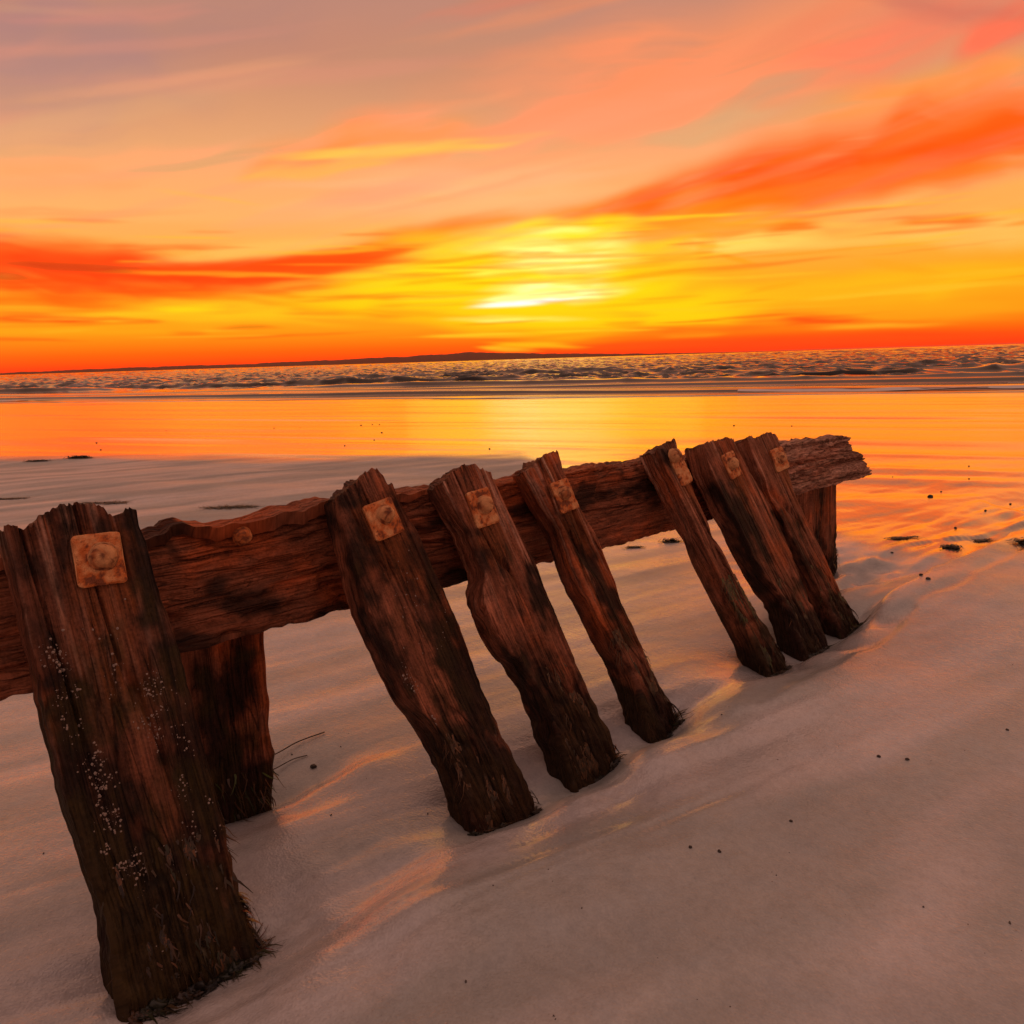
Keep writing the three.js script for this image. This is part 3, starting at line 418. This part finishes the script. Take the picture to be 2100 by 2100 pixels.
const PLANKS = [
  { L: [[-0.158,1.208],[-0.161,1.164],[-0.157,1.058],[-0.16,0.939],[-0.159,0.84],[-0.161,0.743],[-0.16,0.7],[-0.155,0.482],[-0.133,0.319],[-0.127,0.21],[-0.128,0.12],[-0.135,0.004]],
    R: [[0.156,1.169],[0.161,1.117],[0.176,0.846],[0.178,0.715],[0.184,0.581],[0.185,0.465],[0.186,0.297],[0.184,0.121],[0.187,0.052],[0.176,-0.045]],
    T: [[-0.158,1.208],[-0.142,1.209],[-0.122,1.206],[-0.117,1.198],[-0.101,1.21],[-0.08,1.227],[-0.065,1.229],[-0.041,1.244],[-0.011,1.25],[0.022,1.249],[0.056,1.244],[0.068,1.231],[0.079,1.21],[0.094,1.203],[0.123,1.213],[0.159,1.208],[0.188,1.201]],
    w: [0.033, 1.088, 0.118, 0.138, -0.06, 0.042, 1.093, 0.025], label: 'nearest and widest plank, dark with algae and speckled with barnacles', bright: 0.2, growth: 330, fringe: 260, skirt: 1.3, lumps: 46, flare: 90, reach: 0.34, pal: [...DARKWEED, ...BROWNWEED], pal3: [...REDWEED, ...BROWNWEED], disp: { groove: 0.006, lump: 0.003, split: 0.014, grow: 0.3 }, color: { algae: 1.2, moss: 0.75, red: 0.6, pale: 0.55, tone: 0.68 }, barnacles: [[900, -0.125, 0.92, -0.06, 0.42, 0.035], [380, -0.09, 0.42, -0.03, 0.28, 0.035], [26, -0.05, 0.28, -0.035, 0.06, 0.012], [520, 0.06, 0.78, 0.11, 0.55, 0.07], [260, 0.10, 0.56, 0.15, 0.3, 0.05], [70, 0.02, 0.95, 0.05, 0.6, 0.1], [30, 0.02, 0.4, 0.1, 0.1, 0.1]] },
  { L: [[0.766,1.151],[0.756,1.094],[0.758,1.021],[0.757,0.917],[0.765,0.792],[0.777,0.712],[0.8,0.604],[0.824,0.477],[0.868,0.391],[0.887,0.382],[0.902,0.314],[0.924,0.245],[0.925,0.155],[0.939,0.083],[0.931,0.014]],
    R: [[0.988,1.127],[1.026,0.995],[1.072,0.776],[1.097,0.61],[1.113,0.474],[1.136,0.355],[1.141,0.254],[1.159,0.167],[1.174,0.094],[1.193,0.031],[1.201,-0.028]],
    T: [[0.771,1.16],[0.806,1.182],[0.832,1.194],[0.875,1.221],[0.907,1.227],[0.936,1.221],[0.948,1.2],[0.962,1.176],[0.999,1.182],[1.032,1.186],[1.062,1.18]],
    w: [0.902, 1.057, 0.118, 0.126, 0.17, 0.908, 1.070, 0.022], bright: 0.1, growth: 300, fringe: 70, flare: 50, reach: 0.33, disp: { groove: 0.004, lump: 0.006, split: 0.006 }, color: { algae: 1.02, moss: 0.45, red: 0.8, pale: 0.05 }, barnacles: [[260, 0.78, 0.75, 0.84, 0.5, 0.04], [140, 0.85, 0.5, 0.9, 0.36, 0.03], [260, 0.92, 0.9, 1.0, 0.6, 0.12]] },
  { L: [[1.183,1.149],[1.213,1.06],[1.243,0.956],[1.264,0.827],[1.266,0.775],[1.242,0.766],[1.224,0.705],[1.223,0.66],[1.251,0.572],[1.28,0.487],[1.3,0.474],[1.311,0.461],[1.338,0.386],[1.358,0.319],[1.387,0.222],[1.382,0.136],[1.395,0.071],[1.399,0.009]],
    R: [[1.417,1.138],[1.45,1.005],[1.505,0.82],[1.521,0.746],[1.541,0.6],[1.559,0.432],[1.576,0.34],[1.59,0.226],[1.617,0.121],[1.633,0.061],[1.63,-0.021]],
    T: [[1.183,1.149],[1.214,1.171],[1.264,1.194],[1.304,1.207],[1.347,1.205],[1.371,1.187],[1.395,1.17],[1.456,1.17],[1.515,1.159]],
    w: [1.325, 1.032, 0.112, 0.138, 0.1, 1.330, 1.041, 0.024], bright: 0.3, growth: 330, fringe: 90, flare: 110, reach: 0.42, pal3: [...BROWNWEED, ...REDWEED], color: { algae: 0.84, moss: 0.45, red: 0.8, pale: 0.75 }, disp: { groove: 0.006, lump: 0.004, split: 0.012 }, soft: 0.008, label: 'plank with a torn notch in its left edge just under the beam' },
  { L: [[1.611,1.144],[1.644,1.034],[1.689,0.903],[1.708,0.765],[1.716,0.681],[1.752,0.562],[1.775,0.456],[1.806,0.374],[1.84,0.297],[1.858,0.209],[1.862,0.111],[1.852,0.01]],
    R: [[1.795,1.105],[1.829,0.952],[1.873,0.833],[1.886,0.76],[1.905,0.661],[1.906,0.561],[1.926,0.462],[1.956,0.325],[1.957,0.305],[1.985,0.185],[2.018,0.1],[2.04,0.018],[2.051,-0.038]],
    T: [[1.613,1.149],[1.663,1.173],[1.702,1.192],[1.754,1.204],[1.799,1.196],[1.822,1.169],[1.85,1.156],[1.894,1.161],[1.914,1.136]],
    w: [1.752, 1.018, 0.106, 0.132, 0.14, 1.745, 1.028, 0.022], bright: 0.2, growth: 300, fringe: 80, flare: 80, reach: 0.45, color: { algae: 0.72, moss: 0.5, red: 0.95, pale: 0.8 }, disp: { groove: 0.006, lump: 0.004, split: 0.013 } },
  { L: [[2.42,1.137],[2.447,1.045],[2.491,0.909],[2.53,0.758],[2.548,0.68],[2.582,0.563],[2.62,0.432],[2.672,0.302],[2.71,0.189],[2.729,0.087],[2.747,-0.007]],
    R: [[2.572,1.084],[2.61,0.956],[2.609,0.861],[2.641,0.753],[2.654,0.676],[2.682,0.616],[2.707,0.529],[2.741,0.433],[2.783,0.328],[2.832,0.233],[2.873,0.146],[2.907,0.068],[2.907,-0.001]],
    T: [[2.423,1.143],[2.48,1.165],[2.549,1.179],[2.615,1.179],[2.677,1.169],[2.721,1.143],[2.734,1.11]],
    w: [2.545, 1.035, 0.095, 0.150, 0.2, 2.512, 1.105, 0.024], bright: 0.4, growth: 300, fringe: 80, flare: 44, reach: 0.5, pal: [...BROWNWEED, ...GREENWEED, ...DARKWEED], color: { algae: 0.8, moss: 0.45, red: 0.7, pale: 0.7 }, disp: { groove: 0.006, lump: 0.004, split: 0.012 }, label: 'narrow plank standing alone, its top rounded' },
  { L: [[2.769,1.135],[2.787,0.988],[2.842,0.784],[2.867,0.737],[2.89,0.66],[2.915,0.539],[2.966,0.441],[3.005,0.367],[3.052,0.283],[3.068,0.213],[3.068,0.14],[3.084,0.048]],
    R: [[3.06,1.09],[3.11,0.95],[3.21,0.75],[3.25,0.56],[3.262,0.4],[3.272,0.25],[3.314,0.092],[3.336,-0.018]],
    T: [[2.771,1.138],[2.824,1.14],[2.923,1.145],[3.002,1.156],[3.057,1.139],[3.07,1.115],[3.155,1.102],[3.201,1.09]],
    w: [2.952, 1.008, 0.115, 0.132, 0.15, 2.948, 1.014, 0.024], bright: 0.4, growth: 260, fringe: 70, reach: 0.4, pal: [...BROWNWEED, ...DARKWEED], color: { algae: 0.6, moss: 0.4, red: 0.7, pale: 0.35 } },
  { L: [[3.164,1.134],[3.244,0.742],[3.385,0.348],[3.445,0.178],[3.478,0.052],[3.498,-0.032]],
    R: [[3.478,1.048],[3.467,0.773],[3.495,0.667],[3.545,0.494],[3.584,0.329],[3.618,0.204],[3.674,0.112],[3.708,0.009],[3.701,-0.052]],
    T: [[3.184,1.134],[3.213,1.139],[3.244,1.121],[3.319,1.133],[3.381,1.145],[3.433,1.137],[3.465,1.115],[3.544,1.099],[3.656,1.084]],
    w: [3.405, 0.99, 0.14, 0.125, 0.1, 3.403, 0.995, 0.024], bright: 0.3, growth: 260, fringe: 80, flare: 80, reach: 0.4, pal: [...BROWNWEED, ...GREENWEED], color: { algae: 0.58, moss: 0.4, red: 0.7, pale: 0.5 } }
];
PLANKS.forEach((d, i) => {
  const soft = (l) => { const q = l.map(([a, b]) => [b, a]).sort((m, n) => m[0] - n[0]), o = [], sg = d.soft ?? 0.024; for (let b = -0.2; b <= 1.26; b += 0.02) { let s = 0, w = 0; for (let k = -3; k <= 3; k++) { const g = Math.exp(-k * k / 4), v = b + k * sg * 0.7; s += g * pw(q, clamp(v, q[0][0], q[q.length - 1][0])); w += g; } o.push([b, s / w]); } return o; };
  const Lk = soft(d.L), Rk = soft(d.R), sd = 11.3 + i * 7.9;
  const jit = (b, s) => 0.0022 * n2(b * 14 + sd, s) + 0.0018 * n2(b * 45, s + sd);
  const mid = (b) => (pw(Lk, b) + pw(Rk, b)) / 2, ax0 = mid(0.1), ax1 = mid(1.05), axis = (b) => lerp(ax0, ax1, (b - 0.1) / 0.95);
  const stain = [[d.w[0] - axis(d.w[1]), d.w[1], 0.11, 0.6]];
  const g = timber(plankFrame, { L: (b) => pw(Lk, b) + jit(b, 1), R: (b) => pw(Rk, b) + jit(b, 9), top: (a) => pw(d.T, a), bot: -0.18, T: T0, axis, N: i < 4 ? 110 : 80, rows: i < 3 ? 260 : 170, ease: 1, disp: woodDisp(sd, d.disp), color: woodColor(sd, { ...d.color, stain }), jag: d.jag ?? 0.010 });
  const plank = mesh('plank', g, woodMat, groyne); if (d.label) plank.userData.label = d.label;
  // washer plate and bolt
  const [wa, wb, ww, wh, wr, ba, bb, br] = d.w, out = 0.004;
  const place = (m, a, b, o, rot) => { m.applyMatrix4(plankBasis); m.position.copy(plankPoint(a, b, o)); m.rotateZ(rot); };
  const pl = mesh('washer_plate', rustColors(plateGeo(ww, wh, 0.014, sd), sd, d.bright ?? 0.4), rustMat, plank); place(pl, wa, wb, out, wr);
  const bo = mesh('bolt_head', rustColors(domeGeo(br * 1.25, 0.032, sd), sd + 3, (d.bright ?? 0.4) + 1), rustMat, plank); place(bo, ba, bb, out + 0.007, 0);
  // weed: short growth on the lower face, longer fringe on the sand
  const la = (b) => pw(Lk, b), ra = (b) => pw(Rk, b), growth = (d.growth ?? 260) * 3;
  const fuzz = weedGeo(100 + i, growth, (r) => { let a, b, q = 0; do { b = Math.pow(r(), 1.4) * (d.reach ?? 0.4); a = lerp(la(b), ra(b), 0.03 + r() * 0.94); } while (++q < 6 && n2(a * 13 + sd, b * 9) + 0.5 * n2(a * 31, b * 20) < 0.12); return { p: plankPoint(a, b, 0.001), dir: plankPoint((r() - 0.35) * 1.1, -1, 0.02 + r() * 0.12), out: plankPoint(0, 0, 1), len: 0.03 + r() * 0.06, w: 0.0012 + r() * 0.0026, seg: 6, fall: 0.3, gx: OX, gz: -OF }; }, d.pal ?? BROWNWEED);
  const fringe = weedGeo(200 + i, d.fringe ?? 90, (r) => { const s = r(), b = r() * 0.09, a = lerp(la(0.02), ra(0.02), s); return { p: plankPoint(a, b, -0.01 - (s < 0.06 ? r() * 0.08 : 0)), dir: plankPoint(0.4 + (r() - 0.4) * 1.2, -0.6, 0.35), out: new THREE.Vector3(0, 1, 0), len: (0.04 + r() * 0.10) * (d.skirt ?? 1), w: (0.0022 + r() * 0.0045) * (d.skirt ?? 1), seg: 7, fall: 0.45, gx: OX, gz: -OF }; }, d.pal2 ?? DARKWEED);
  // matted lumps of wet weed heaped round the foot
  const mats = []; { const r = rng(900 + i); for (let q = 0; q < (d.lumps ?? 22); q++) {
    const s = Math.pow(r(), 0.8), g = new THREE.SphereGeometry(1, 22, 14), p = g.attributes.position, col = new Float32Array(p.count * 3), c = plankPoint(lerp(la(0.03), ra(0.03) + 0.004, s), 0.0, r() * 0.022), R = (0.008 + r() * r() * 0.02) * (d.skirt ?? 1), pal = r() < 0.75 ? DARKWEED : BROWNWEED, k0 = pal[Math.floor(r() * pal.length)], ln = 1 + r() * 0.5;
    for (let v = 0; v < p.count; v++) { const x = p.getX(v), y = p.getY(v), z = p.getZ(v), k = 1 + 0.45 * n3(x * 2.1 + q, y * 2.1, z * 2.1 + i) + 0.5 * n3(x * 8 + q, y * 3, z * 8), X = c.x + x * k * R * ln, Z = c.z + z * k * R; p.setXYZ(v, X, sandH(X + OX, OF - Z) - 0.006 + (y + 0.35) * k * R * 0.6, Z); const f = 0.5 + 0.9 * Math.abs(n3(x * 6, y * 6, z * 6 + q)); col.set([k0[0] * f * 0.6, k0[1] * f * 0.6, k0[2] * f * 0.6], v * 3); }
    g.deleteAttribute('uv'); g.computeVertexNormals(); g.setAttribute('color', new THREE.BufferAttribute(col, 3)); mats.push(g);
  } }
  const parts = [fuzz, fringe, ...mats];
  if (d.flare) parts.push(weedGeo(300 + i, d.flare, (r) => { const b = 0.02 + r() * 0.13, a = ra(b) - 0.03 + r() * 0.03; return { p: plankPoint(a, b, -r() * 0.05), dir: plankPoint(0.8 + r() * 0.8, 0.1 - r() * 0.7, 0.3 * (r() - 0.2)), len: 0.05 + r() * 0.08, w: 0.004 + r() * 0.007, seg: 6, fall: 0.5, gx: OX, gz: -OF }; }, d.pal3 ?? BROWNWEED));
  const w = mesh('seaweed', mergeGeometries(parts), weedMat, plank); w.userData.kind = 'stuff';
  if (d.barnacles) {
    const r = rng(500 + i), cone = new THREE.ConeGeometry(1, 0.9, 7, 1, true); cone.rotateX(Math.PI / 2); cone.translate(0, 0, 0.4);
    const spots = []; for (const [n, a0, b0, a1, b1, sp] of d.barnacles) for (let k = 0; k < n; k++) { const t = r(), g1 = (r() + r() + r() - 1.5) * sp; spots.push([lerp(a0, a1, t) + g1, lerp(b0, b1, t) + (r() - 0.5) * sp * 1.2, 0.0009 + Math.pow(r(), 3) * 0.0032]); }
    const keep = spots.filter(([a, b]) => a > la(b) + 0.012 && a < ra(b) - 0.01 && n2(a * 30 + 3, b * 22) + 0.5 * n2(a * 70, b * 60) > -0.02), im = new THREE.InstancedMesh(cone, barnacleMat, keep.length), M = new THREE.Matrix4(), S = new THREE.Matrix4();
    keep.forEach(([a, b, s], q) => { const dd = woodDisp(sd, d.disp)(a - axis(b), b, 0, (a - la(b)) / (ra(b) - la(b)), 1, 0); M.copy(plankBasis).setPosition(plankPoint(a, b, -dd - 0.0008)); S.makeScale(s * (0.8 + r() * 0.5), s * (0.8 + r() * 0.5), s); im.setMatrixAt(q, M.multiply(S)); });
    im.name = 'barnacles'; im.userData.kind = 'stuff'; im.castShadow = im.receiveShadow = true; plank.add(im);
  }
});

// the beam that the planks are bolted to: along = the length, broken off at the far end
const DB = 0.502;
{
  const TOP = [[-1.6,1.02],[0.2,1.03],[0.246,1.035],[0.262,1.045],[0.3,1.05],[0.4,1.03],[0.44,1.022],[0.49,1.022],[0.57,1.027],[0.69,1.026],[0.72,1.04],[0.79,1.046],[0.83,1.03],[1.13,1.03],[1.24,1.034],[1.6,1.017],[2,1.01],[2.14,1.014],[2.29,0.998],[2.5,0.998],[3.5,0.985],[3.68,0.968],[3.98,0.962],[4.3,0.943],[4.5,0.946],[4.9,0.946]], BOT = [[-1.6, 0.675], [0.56, 0.672], [1.0, 0.668], [1.3, 0.66], [2.1, 0.645], [2.9, 0.635], [3.78, 0.662], [4.2, 0.655], [4.9, 0.65]], END = [[0.6,4.93],[0.66,4.93],[0.74,4.83],[0.81,4.72],[0.85,4.61],[0.92,4.57],[0.95,4.50],[1.1,4.5]];
  const sd = 91.7, base = woodDisp(sd, { groove: 0.004, lump: 0.006, split: 0.012, grow: -9 });
  const pit = (a, b) => { let m = 9; const x = a * 46, y = b * 24, i = Math.floor(x), j = Math.floor(y); for (let p = -1; p < 2; p++) for (let q = -1; q < 2; q++) { const u = i + p + 0.5 + 0.45 * h3(i + p, j + q, 5), v = j + q + 0.5 + 0.45 * h3(i + p, j + q, 9), s = 0.30 + 0.22 * h3(i + p, j + q, 13); m = Math.min(m, Math.hypot(x - u, y - v) / Math.max(0.05, s)); } return m; };
  const worm = (a, b) => sst(3.45, 3.75, b + 0.15 * n2(a * 14, b * 6));
  const disp = (y, b, t, s, mt, mx) => {
    let d = base(y, b * 0.9, t, s, mt, mx);
    if (mt > 0.3) { // the face has flaked off in steps, the lower layers stand proud
      d += 0.034 * sst(0.724, 0.730, y + 0.006 * n2(b * 6, 2) + 0.002 * n2(b * 40, 5)) * (1 - sst(1.05, 1.3, b)) + 0.013 * sst(0.863, 0.869, y + 0.004 * n2(b * 9, 7)) * sst(0.3, 0.42, b) * (1 - sst(0.8, 0.95, b));
      d += 0.022 * sst(0.30, 0.6, fbm2(b * 5, y * 9)) + 0.02 * (1 - sst(0.4, 1, Math.hypot((b - 2.13) / 0.045, (y - 0.885) / 0.06)));
      const w = worm(y, b); if (w > 0) { const p = pit(y, b); d += w * (0.011 * (1 - sst(0.5, 1, p)) + 0.02 * sst(0.15, 0.5, fbm2(b * 7 + 3, y * 13 + 1))); }
    }
    return d;
  };
  const color = (y, b, t, mt, s, mx, cap) => {
    let c = [0.34, 0.112, 0.055]; const g1 = n3(y * 60, b * 2, t * 60), fine = fbm3(y * 30, b * 16, t * 30, 3), blot = fbm3(y * 6, b * 2.4, t * 6 + 4, 3);
    c = mix3(c, [0.52, 0.11, 0.029], 0.75 * sst(-0.15, 0.4, blot + 0.3 * fine)); const al = sst(0.1, 0.35, fbm3(y * 9 + 7, b * 4, t * 9, 4) + 0.2 * fine) * (1 - sst(2.4, 3.3, b)); c = mix3(c, [0.018, 0.011, 0.008], al * 0.85);
    c = mix3(c, [0.60, 0.34, 0.24], sst(3.4, 3.7, b + 0.1 * blot) * (0.55 + 0.4 * g1));
    const k = 1 + 0.25 * g1 + 0.3 * fine; return [c[0] * k, c[1] * k, c[2] * k];
  };
  const endAt = (y) => pw(END, y) + 0.02 * n2(y * 60, 3);
  const g = timber({ o: [nB[0] * DB, 0, nB[2] * DB], x: [0, 1, 0], y: dV, n: [-nB[0], 0, -nB[2]] }, { L: (b) => pw(BOT, b) + 0.006 * n2(b * 9, 4) + 0.004 * n2(b * 33, 6), R: (b) => pw(TOP, b) + 0.004 * n2(b * 11, 1) + 0.004 * n2(b * 48, 8), top: endAt, bot: -1.55, T: 0.12, N: 90, rows: 620, disp, color, jag: 0.014 });
  const beam = mesh('beam', g, woodMat, groyne); beam.userData.label = 'long horizontal beam, pitted and paler at its broken far end';
  const b = mesh('bolt_head', rustColors(domeGeo(0.026, 0.03, 5.5), 41, 0.1), rustMat, beam); b.applyMatrix4(new THREE.Matrix4().makeBasis(new THREE.Vector3(...dV), new THREE.Vector3(0, 1, 0), new THREE.Vector3(-nB[0], 0, -nB[2]))); b.position.set(dV[0] * 0.478 + nB[0] * (DB + 0.016), 0.985, dV[2] * 0.478 + nB[2] * (DB + 0.016));
}
// upright posts behind the beam
[[0.27, 0.59, 0.552, 0.64, 0.2, 'square upright post behind the beam beside the nearest plank'], [4.36, 4.71, 4.77, 0.64, 0.24, 'upright post behind the far end of the beam']].forEach(([l, r1, r0, off, T, label], i) => {
  const sd = 141 + i * 17, g = timber({ o: [nB[0] * off, 0, nB[2] * off], x: dV, y: [0, 1, 0], n: [-nB[0], 0, -nB[2]] }, { L: (b) => l + 0.005 * n2(b * 12, sd), R: (b) => lerp(r0, r1, clamp(b / 0.7)) + 0.005 * n2(b * 14, sd + 3), top: (a) => 0.9 + 0.02 * n2(a * 30, 3), bot: -0.2, T, N: 70, rows: 150, c: 0.02, disp: woodDisp(sd, { lump: 0.006, grow: 0.3 }), color: woodColor(sd, i ? { algae: 0.12, moss: 0.4, red: 0.75, pale: 0.5 } : { algae: 0.7, moss: 0.7, red: 0.9, pale: 0 }) });
  const post = mesh('post', g, woodMat, groyne); post.userData.label = label;
  const pt = (a, b, o) => new THREE.Vector3(dV[0] * a + nB[0] * (off - o), b, dV[2] * a + nB[2] * (off - o));
  const w = weedGeo(700 + i, 150, (r) => { const b = r() * 0.16; const s = r(); return { p: pt(s > 0.6 ? r0 + 0.002 : lerp(l, r0, r()), b, s > 0.6 ? -r() * T : 0.003), dir: new THREE.Vector3((r() - 0.2), -0.8, r() - 0.5), len: 0.03 + r() * 0.08, w: 0.002 + r() * 0.003, seg: 5, fall: 0.2, gx: OX, gz: -OF }; }, i ? BROWNWEED : [...BROWNWEED, ...GREENWEED]);
  mesh('seaweed', w, weedMat, post).userData.kind = 'stuff';
});

// ---------- wrack and pebbles lying about ----------
function clump(x, f, len, wid, high, turn, label, seed, group) { // a wet heap of torn weed
  const strands = Math.round(60 + len * 300), g = weedGeo(seed, strands, (r) => { const u = (r() + r() - 1) * len * 0.5, v = (r() + r() - 1) * wid * 0.5, px = u * Math.cos(turn) - v * Math.sin(turn), pf = u * Math.sin(turn) + v * Math.cos(turn), an = turn + (r() - 0.5) * 1.6 + (r() < 0.5 ? Math.PI : 0); return { p: new THREE.Vector3(px, sandH(x + px, f + pf) + 0.003 + r() * high, -pf), dir: new THREE.Vector3(Math.cos(an), (r() - 0.3) * 0.5, -Math.sin(an)), len: len * (0.12 + r() * 0.25), w: 0.003 + r() * 0.005 + high * 0.05, seg: 6, fall: 0.3, gx: x, gz: -f }; }, DARKWEED);
  // a low matted core
  const core = new THREE.SphereGeometry(1, 28, 14), p = core.attributes.position, col = new Float32Array(p.count * 3), core0 = sandH(x, f);
  for (let i = 0; i < p.count; i++) { let a = p.getX(i), y = p.getY(i), b = p.getZ(i); const k = 0.85 + 0.5 * n3(a * 2.3 + seed, y * 2, b * 2.3), u = a * k * len * 0.34, v = b * k * wid * 0.34; p.setXYZ(i, u * Math.cos(turn) - v * Math.sin(turn), core0 + y * high * 0.8 * k, -(u * Math.sin(turn) + v * Math.cos(turn))); col.set([0.02, 0.014, 0.009], i * 3); }
  core.deleteAttribute('uv'); core.computeVertexNormals(); core.setAttribute('color', new THREE.BufferAttribute(col, 3));
  const m = mesh('seaweed_clump', mergeGeometries([g, core]), weedMat); m.position.set(x, 0, -f); return tag(m, label, 'seaweed', group);
}

clump(3.18, 5.61, 0.16, 0.07, 0.025, -0.12, 'dark heap of seaweed nearest the far end of the groyne', 41, null);
clump(3.56, 5.34, 0.24, 0.09, 0.03, -0.2, 'dark heap of seaweed lying at the right edge of the view', 42, null);
clump(3.03, 6.03, 0.26, 0.03, 0.008, 0.05, 'thin dark line of weed on the shining sand behind the seaweed heaps, left of another', 43, null);
clump(3.62, 5.95, 0.2, 0.03, 0.008, 0.35, 'thin dark line of weed on the shining sand, furthest right behind the seaweed heaps', 44, null);
clump(1.28, 6.25, 0.2, 0.07, 0.03, 0, 'dark lump of weed on the sand seen under the beam beside the narrow lone plank', 45, null);
clump(0.96, 6.10, 0.16, 0.03, 0.008, 0, 'faint thin weed strip seen under the beam left of the weed lump', 46, null);
clump(-7.70, 14.19, 0.55, 0.14, 0.05, -0.1, 'dark strip of weed at the edge of the shining wet sand far left', 47, null);
clump(-8.3, 13.93, 0.5, 0.08, 0.03, -0.1, 'smaller faint weed strip at the wet edge, left of a darker one', 48, null);
clump(-6.16, 9.68, 0.42, 0.10, 0.012, 0, 'flat dark weed on the dull sand at the left edge of the view', 49, null);
clump(-4.69, 9.07, 0.55, 0.10, 0.012, -0.05, 'flat dark weed on the dull sand above the nearest plank\'s top', 50, null);
clump(-3.08, 8.55, 0.6, 0.10, 0.012, -0.05, 'flat dark weed on the dull sand above the stretch of beam beside the nearest plank', 51, null);
// two stalks of weed caught at the foot of the near upright post
{
  const stalk = (pts, r, label) => { const g = new THREE.TubeGeometry(new THREE.CatmullRomCurve3(pts.map(([x, f, y]) => new THREE.Vector3(x, sandH(x, f) + y, -f))), 24, r, 6), n = g.attributes.position.count, c = new Float32Array(n * 3); for (let i = 0; i < n; i++) c.set([0.05, 0.028, 0.012], i * 3); g.deleteAttribute('uv'); g.setAttribute('color', new THREE.BufferAttribute(c, 3)); tag(mesh('weed_stalk', g, weedMat), label, 'seaweed', null); };
  stalk([[-0.99, 2.80, 0.05], [-0.95, 2.87, 0.025], [-0.89, 2.97, 0.012], [-0.80, 3.05, 0.006]], 0.0028, 'long thin stalk of weed running back from the foot of the near upright post');
  stalk([[-0.97, 2.74, 0.03], [-0.93, 2.80, 0.016], [-0.88, 2.86, 0.008], [-0.83, 2.88, 0.004]], 0.0022, 'short thin stalk of weed at the foot of the near upright post');
}

function pebble(x, f, r, label, group, seed) {
  const g = new THREE.IcosahedronGeometry(1, 3), p = g.attributes.position;
  for (let i = 0; i < p.count; i++) { const a = p.getX(i), y = p.getY(i), b = p.getZ(i), k = 1 + 0.3 * n3(a * 1.4 + seed, y * 1.4, b * 1.4); p.setXYZ(i, a * k * r, y * k * r * 0.62, b * k * r * 0.8); }
  g.computeVertexNormals(); const m = mesh('pebble', g, pebbleMat); m.position.set(x, sandH(x, f) + r * 0.25, -f); m.rotation.y = seed; return tag(m, label, 'pebble', group);
}
const pebbleMat = new THREE.MeshStandardMaterial({ color: new THREE.Color().setRGB(0.03, 0.022, 0.018), roughness: 0.6 });

// broken shell and grit strewn thinly over the near sand
{
  const r = rng(909), g = new THREE.IcosahedronGeometry(1, 0), im = new THREE.InstancedMesh(g, new THREE.MeshStandardMaterial({ roughness: 0.7 }), 130), M = new THREE.Matrix4(), Q = new THREE.Quaternion(), E = new THREE.Euler();
  for (let i = 0; i < 130; i++) { const f = 1.2 + r() * r() * 6, x = (r() - 0.45) * f * 1.5, s = 0.0012 + r() * r() * 0.0035; M.compose(new THREE.Vector3(x, sandH(x, f) + s * 0.2, -f), Q.setFromEuler(E.set(r() * 3, r() * 6, r() * 3)), new THREE.Vector3(s * (1 + r()), s * 0.6, s)); im.setMatrixAt(i, M); const k = r() < 0.7 ? 0.05 + r() * 0.06 : 0.45; im.setColorAt(i, new THREE.Color().setRGB(k, k * 0.85, k * 0.75)); }
  im.name = 'shell_grit'; im.castShadow = im.receiveShadow = true; scene.add(im); tag(im, 'tiny bits of shell and grit strewn over the near sand', 'grit', null, 'stuff');
}
pebble(-0.79, 2.81, 0.013, 'small dark pebble on the sand beside the near upright post and the weed stalks', null, 3.1);
[[5.80, 9.96], [5.23, 8.96], [4.56, 8.30], [4.30, 7.07], [4.52, 9.30], [3.65, 6.39], [4.79, 7.49], [2.72, 5.54]].forEach(([x, f], i) => pebble(x, f, 0.010 + 0.004 * n2(i * 3.3, 1), 'small dark stone lying on the orange shining sand right of the groyne', 'small stones on the shining sand at the right', i * 1.7));
pebble(4.25, 7.93, 0.026, 'largest dark stone on the orange shining sand right of the groyne', null, 8.8);
[[-8.82, 20.51], [-8.99, 17.32], [-5.93, 20.11], [-5.24, 20.01], [-8.13, 15.79], [-3.77, 20.29], [-3.51, 20.47], [-3.32, 20.40], [-2.84, 17.71], [-2.73, 16.01], [-3.09, 14.85], [-0.35, 13.51], [4.8, 17.01], [5.89, 16.59]].forEach(([x, f], i) => pebble(x, f, 0.016 + 0.006 * n2(i * 5.1, 4), 'dark speck of stone far out on the bright wet sand', 'specks of stone far out on the wet sand', i * 2.3 + 1));
[[2.41, 4.54], [2.40, 4.44]].forEach(([x, f], i) => pebble(x, f, 0.013, ['dark stone on the bright sand ridge past the last plank, further of two', 'dark stone on the bright sand ridge past the last plank, nearer of two'][i], null, i * 4 + 2));
[[0.49, 2.09], [0.57, 2.07]].forEach(([x, f], i) => pebble(x, f, 0.006, ['tiny dark pebble on the smooth foreground sand, left one of a pair', 'tiny dark pebble on the smooth foreground sand, right one of a pair'][i], null, i * 3 + 5));
[[1.26, 2.57], [1.35, 2.55]].forEach(([x, f], i) => pebble(x, f, 0.007, ['tiny dark pebble on the darker sand at the right, left one of a pair', 'tiny dark pebble on the darker sand at the right, right one of a pair'][i], null, i * 3 + 9));
pebble(1.81, 2.73, 0.006, 'tiny dark pebble by itself at the right edge of the foreground sand', null, 7.7);
pebble(0.83, 2.22, 0.006, 'tiny dark pebble by itself in the middle of the foreground sand', null, 2.7);

renderer.render(scene, camera);
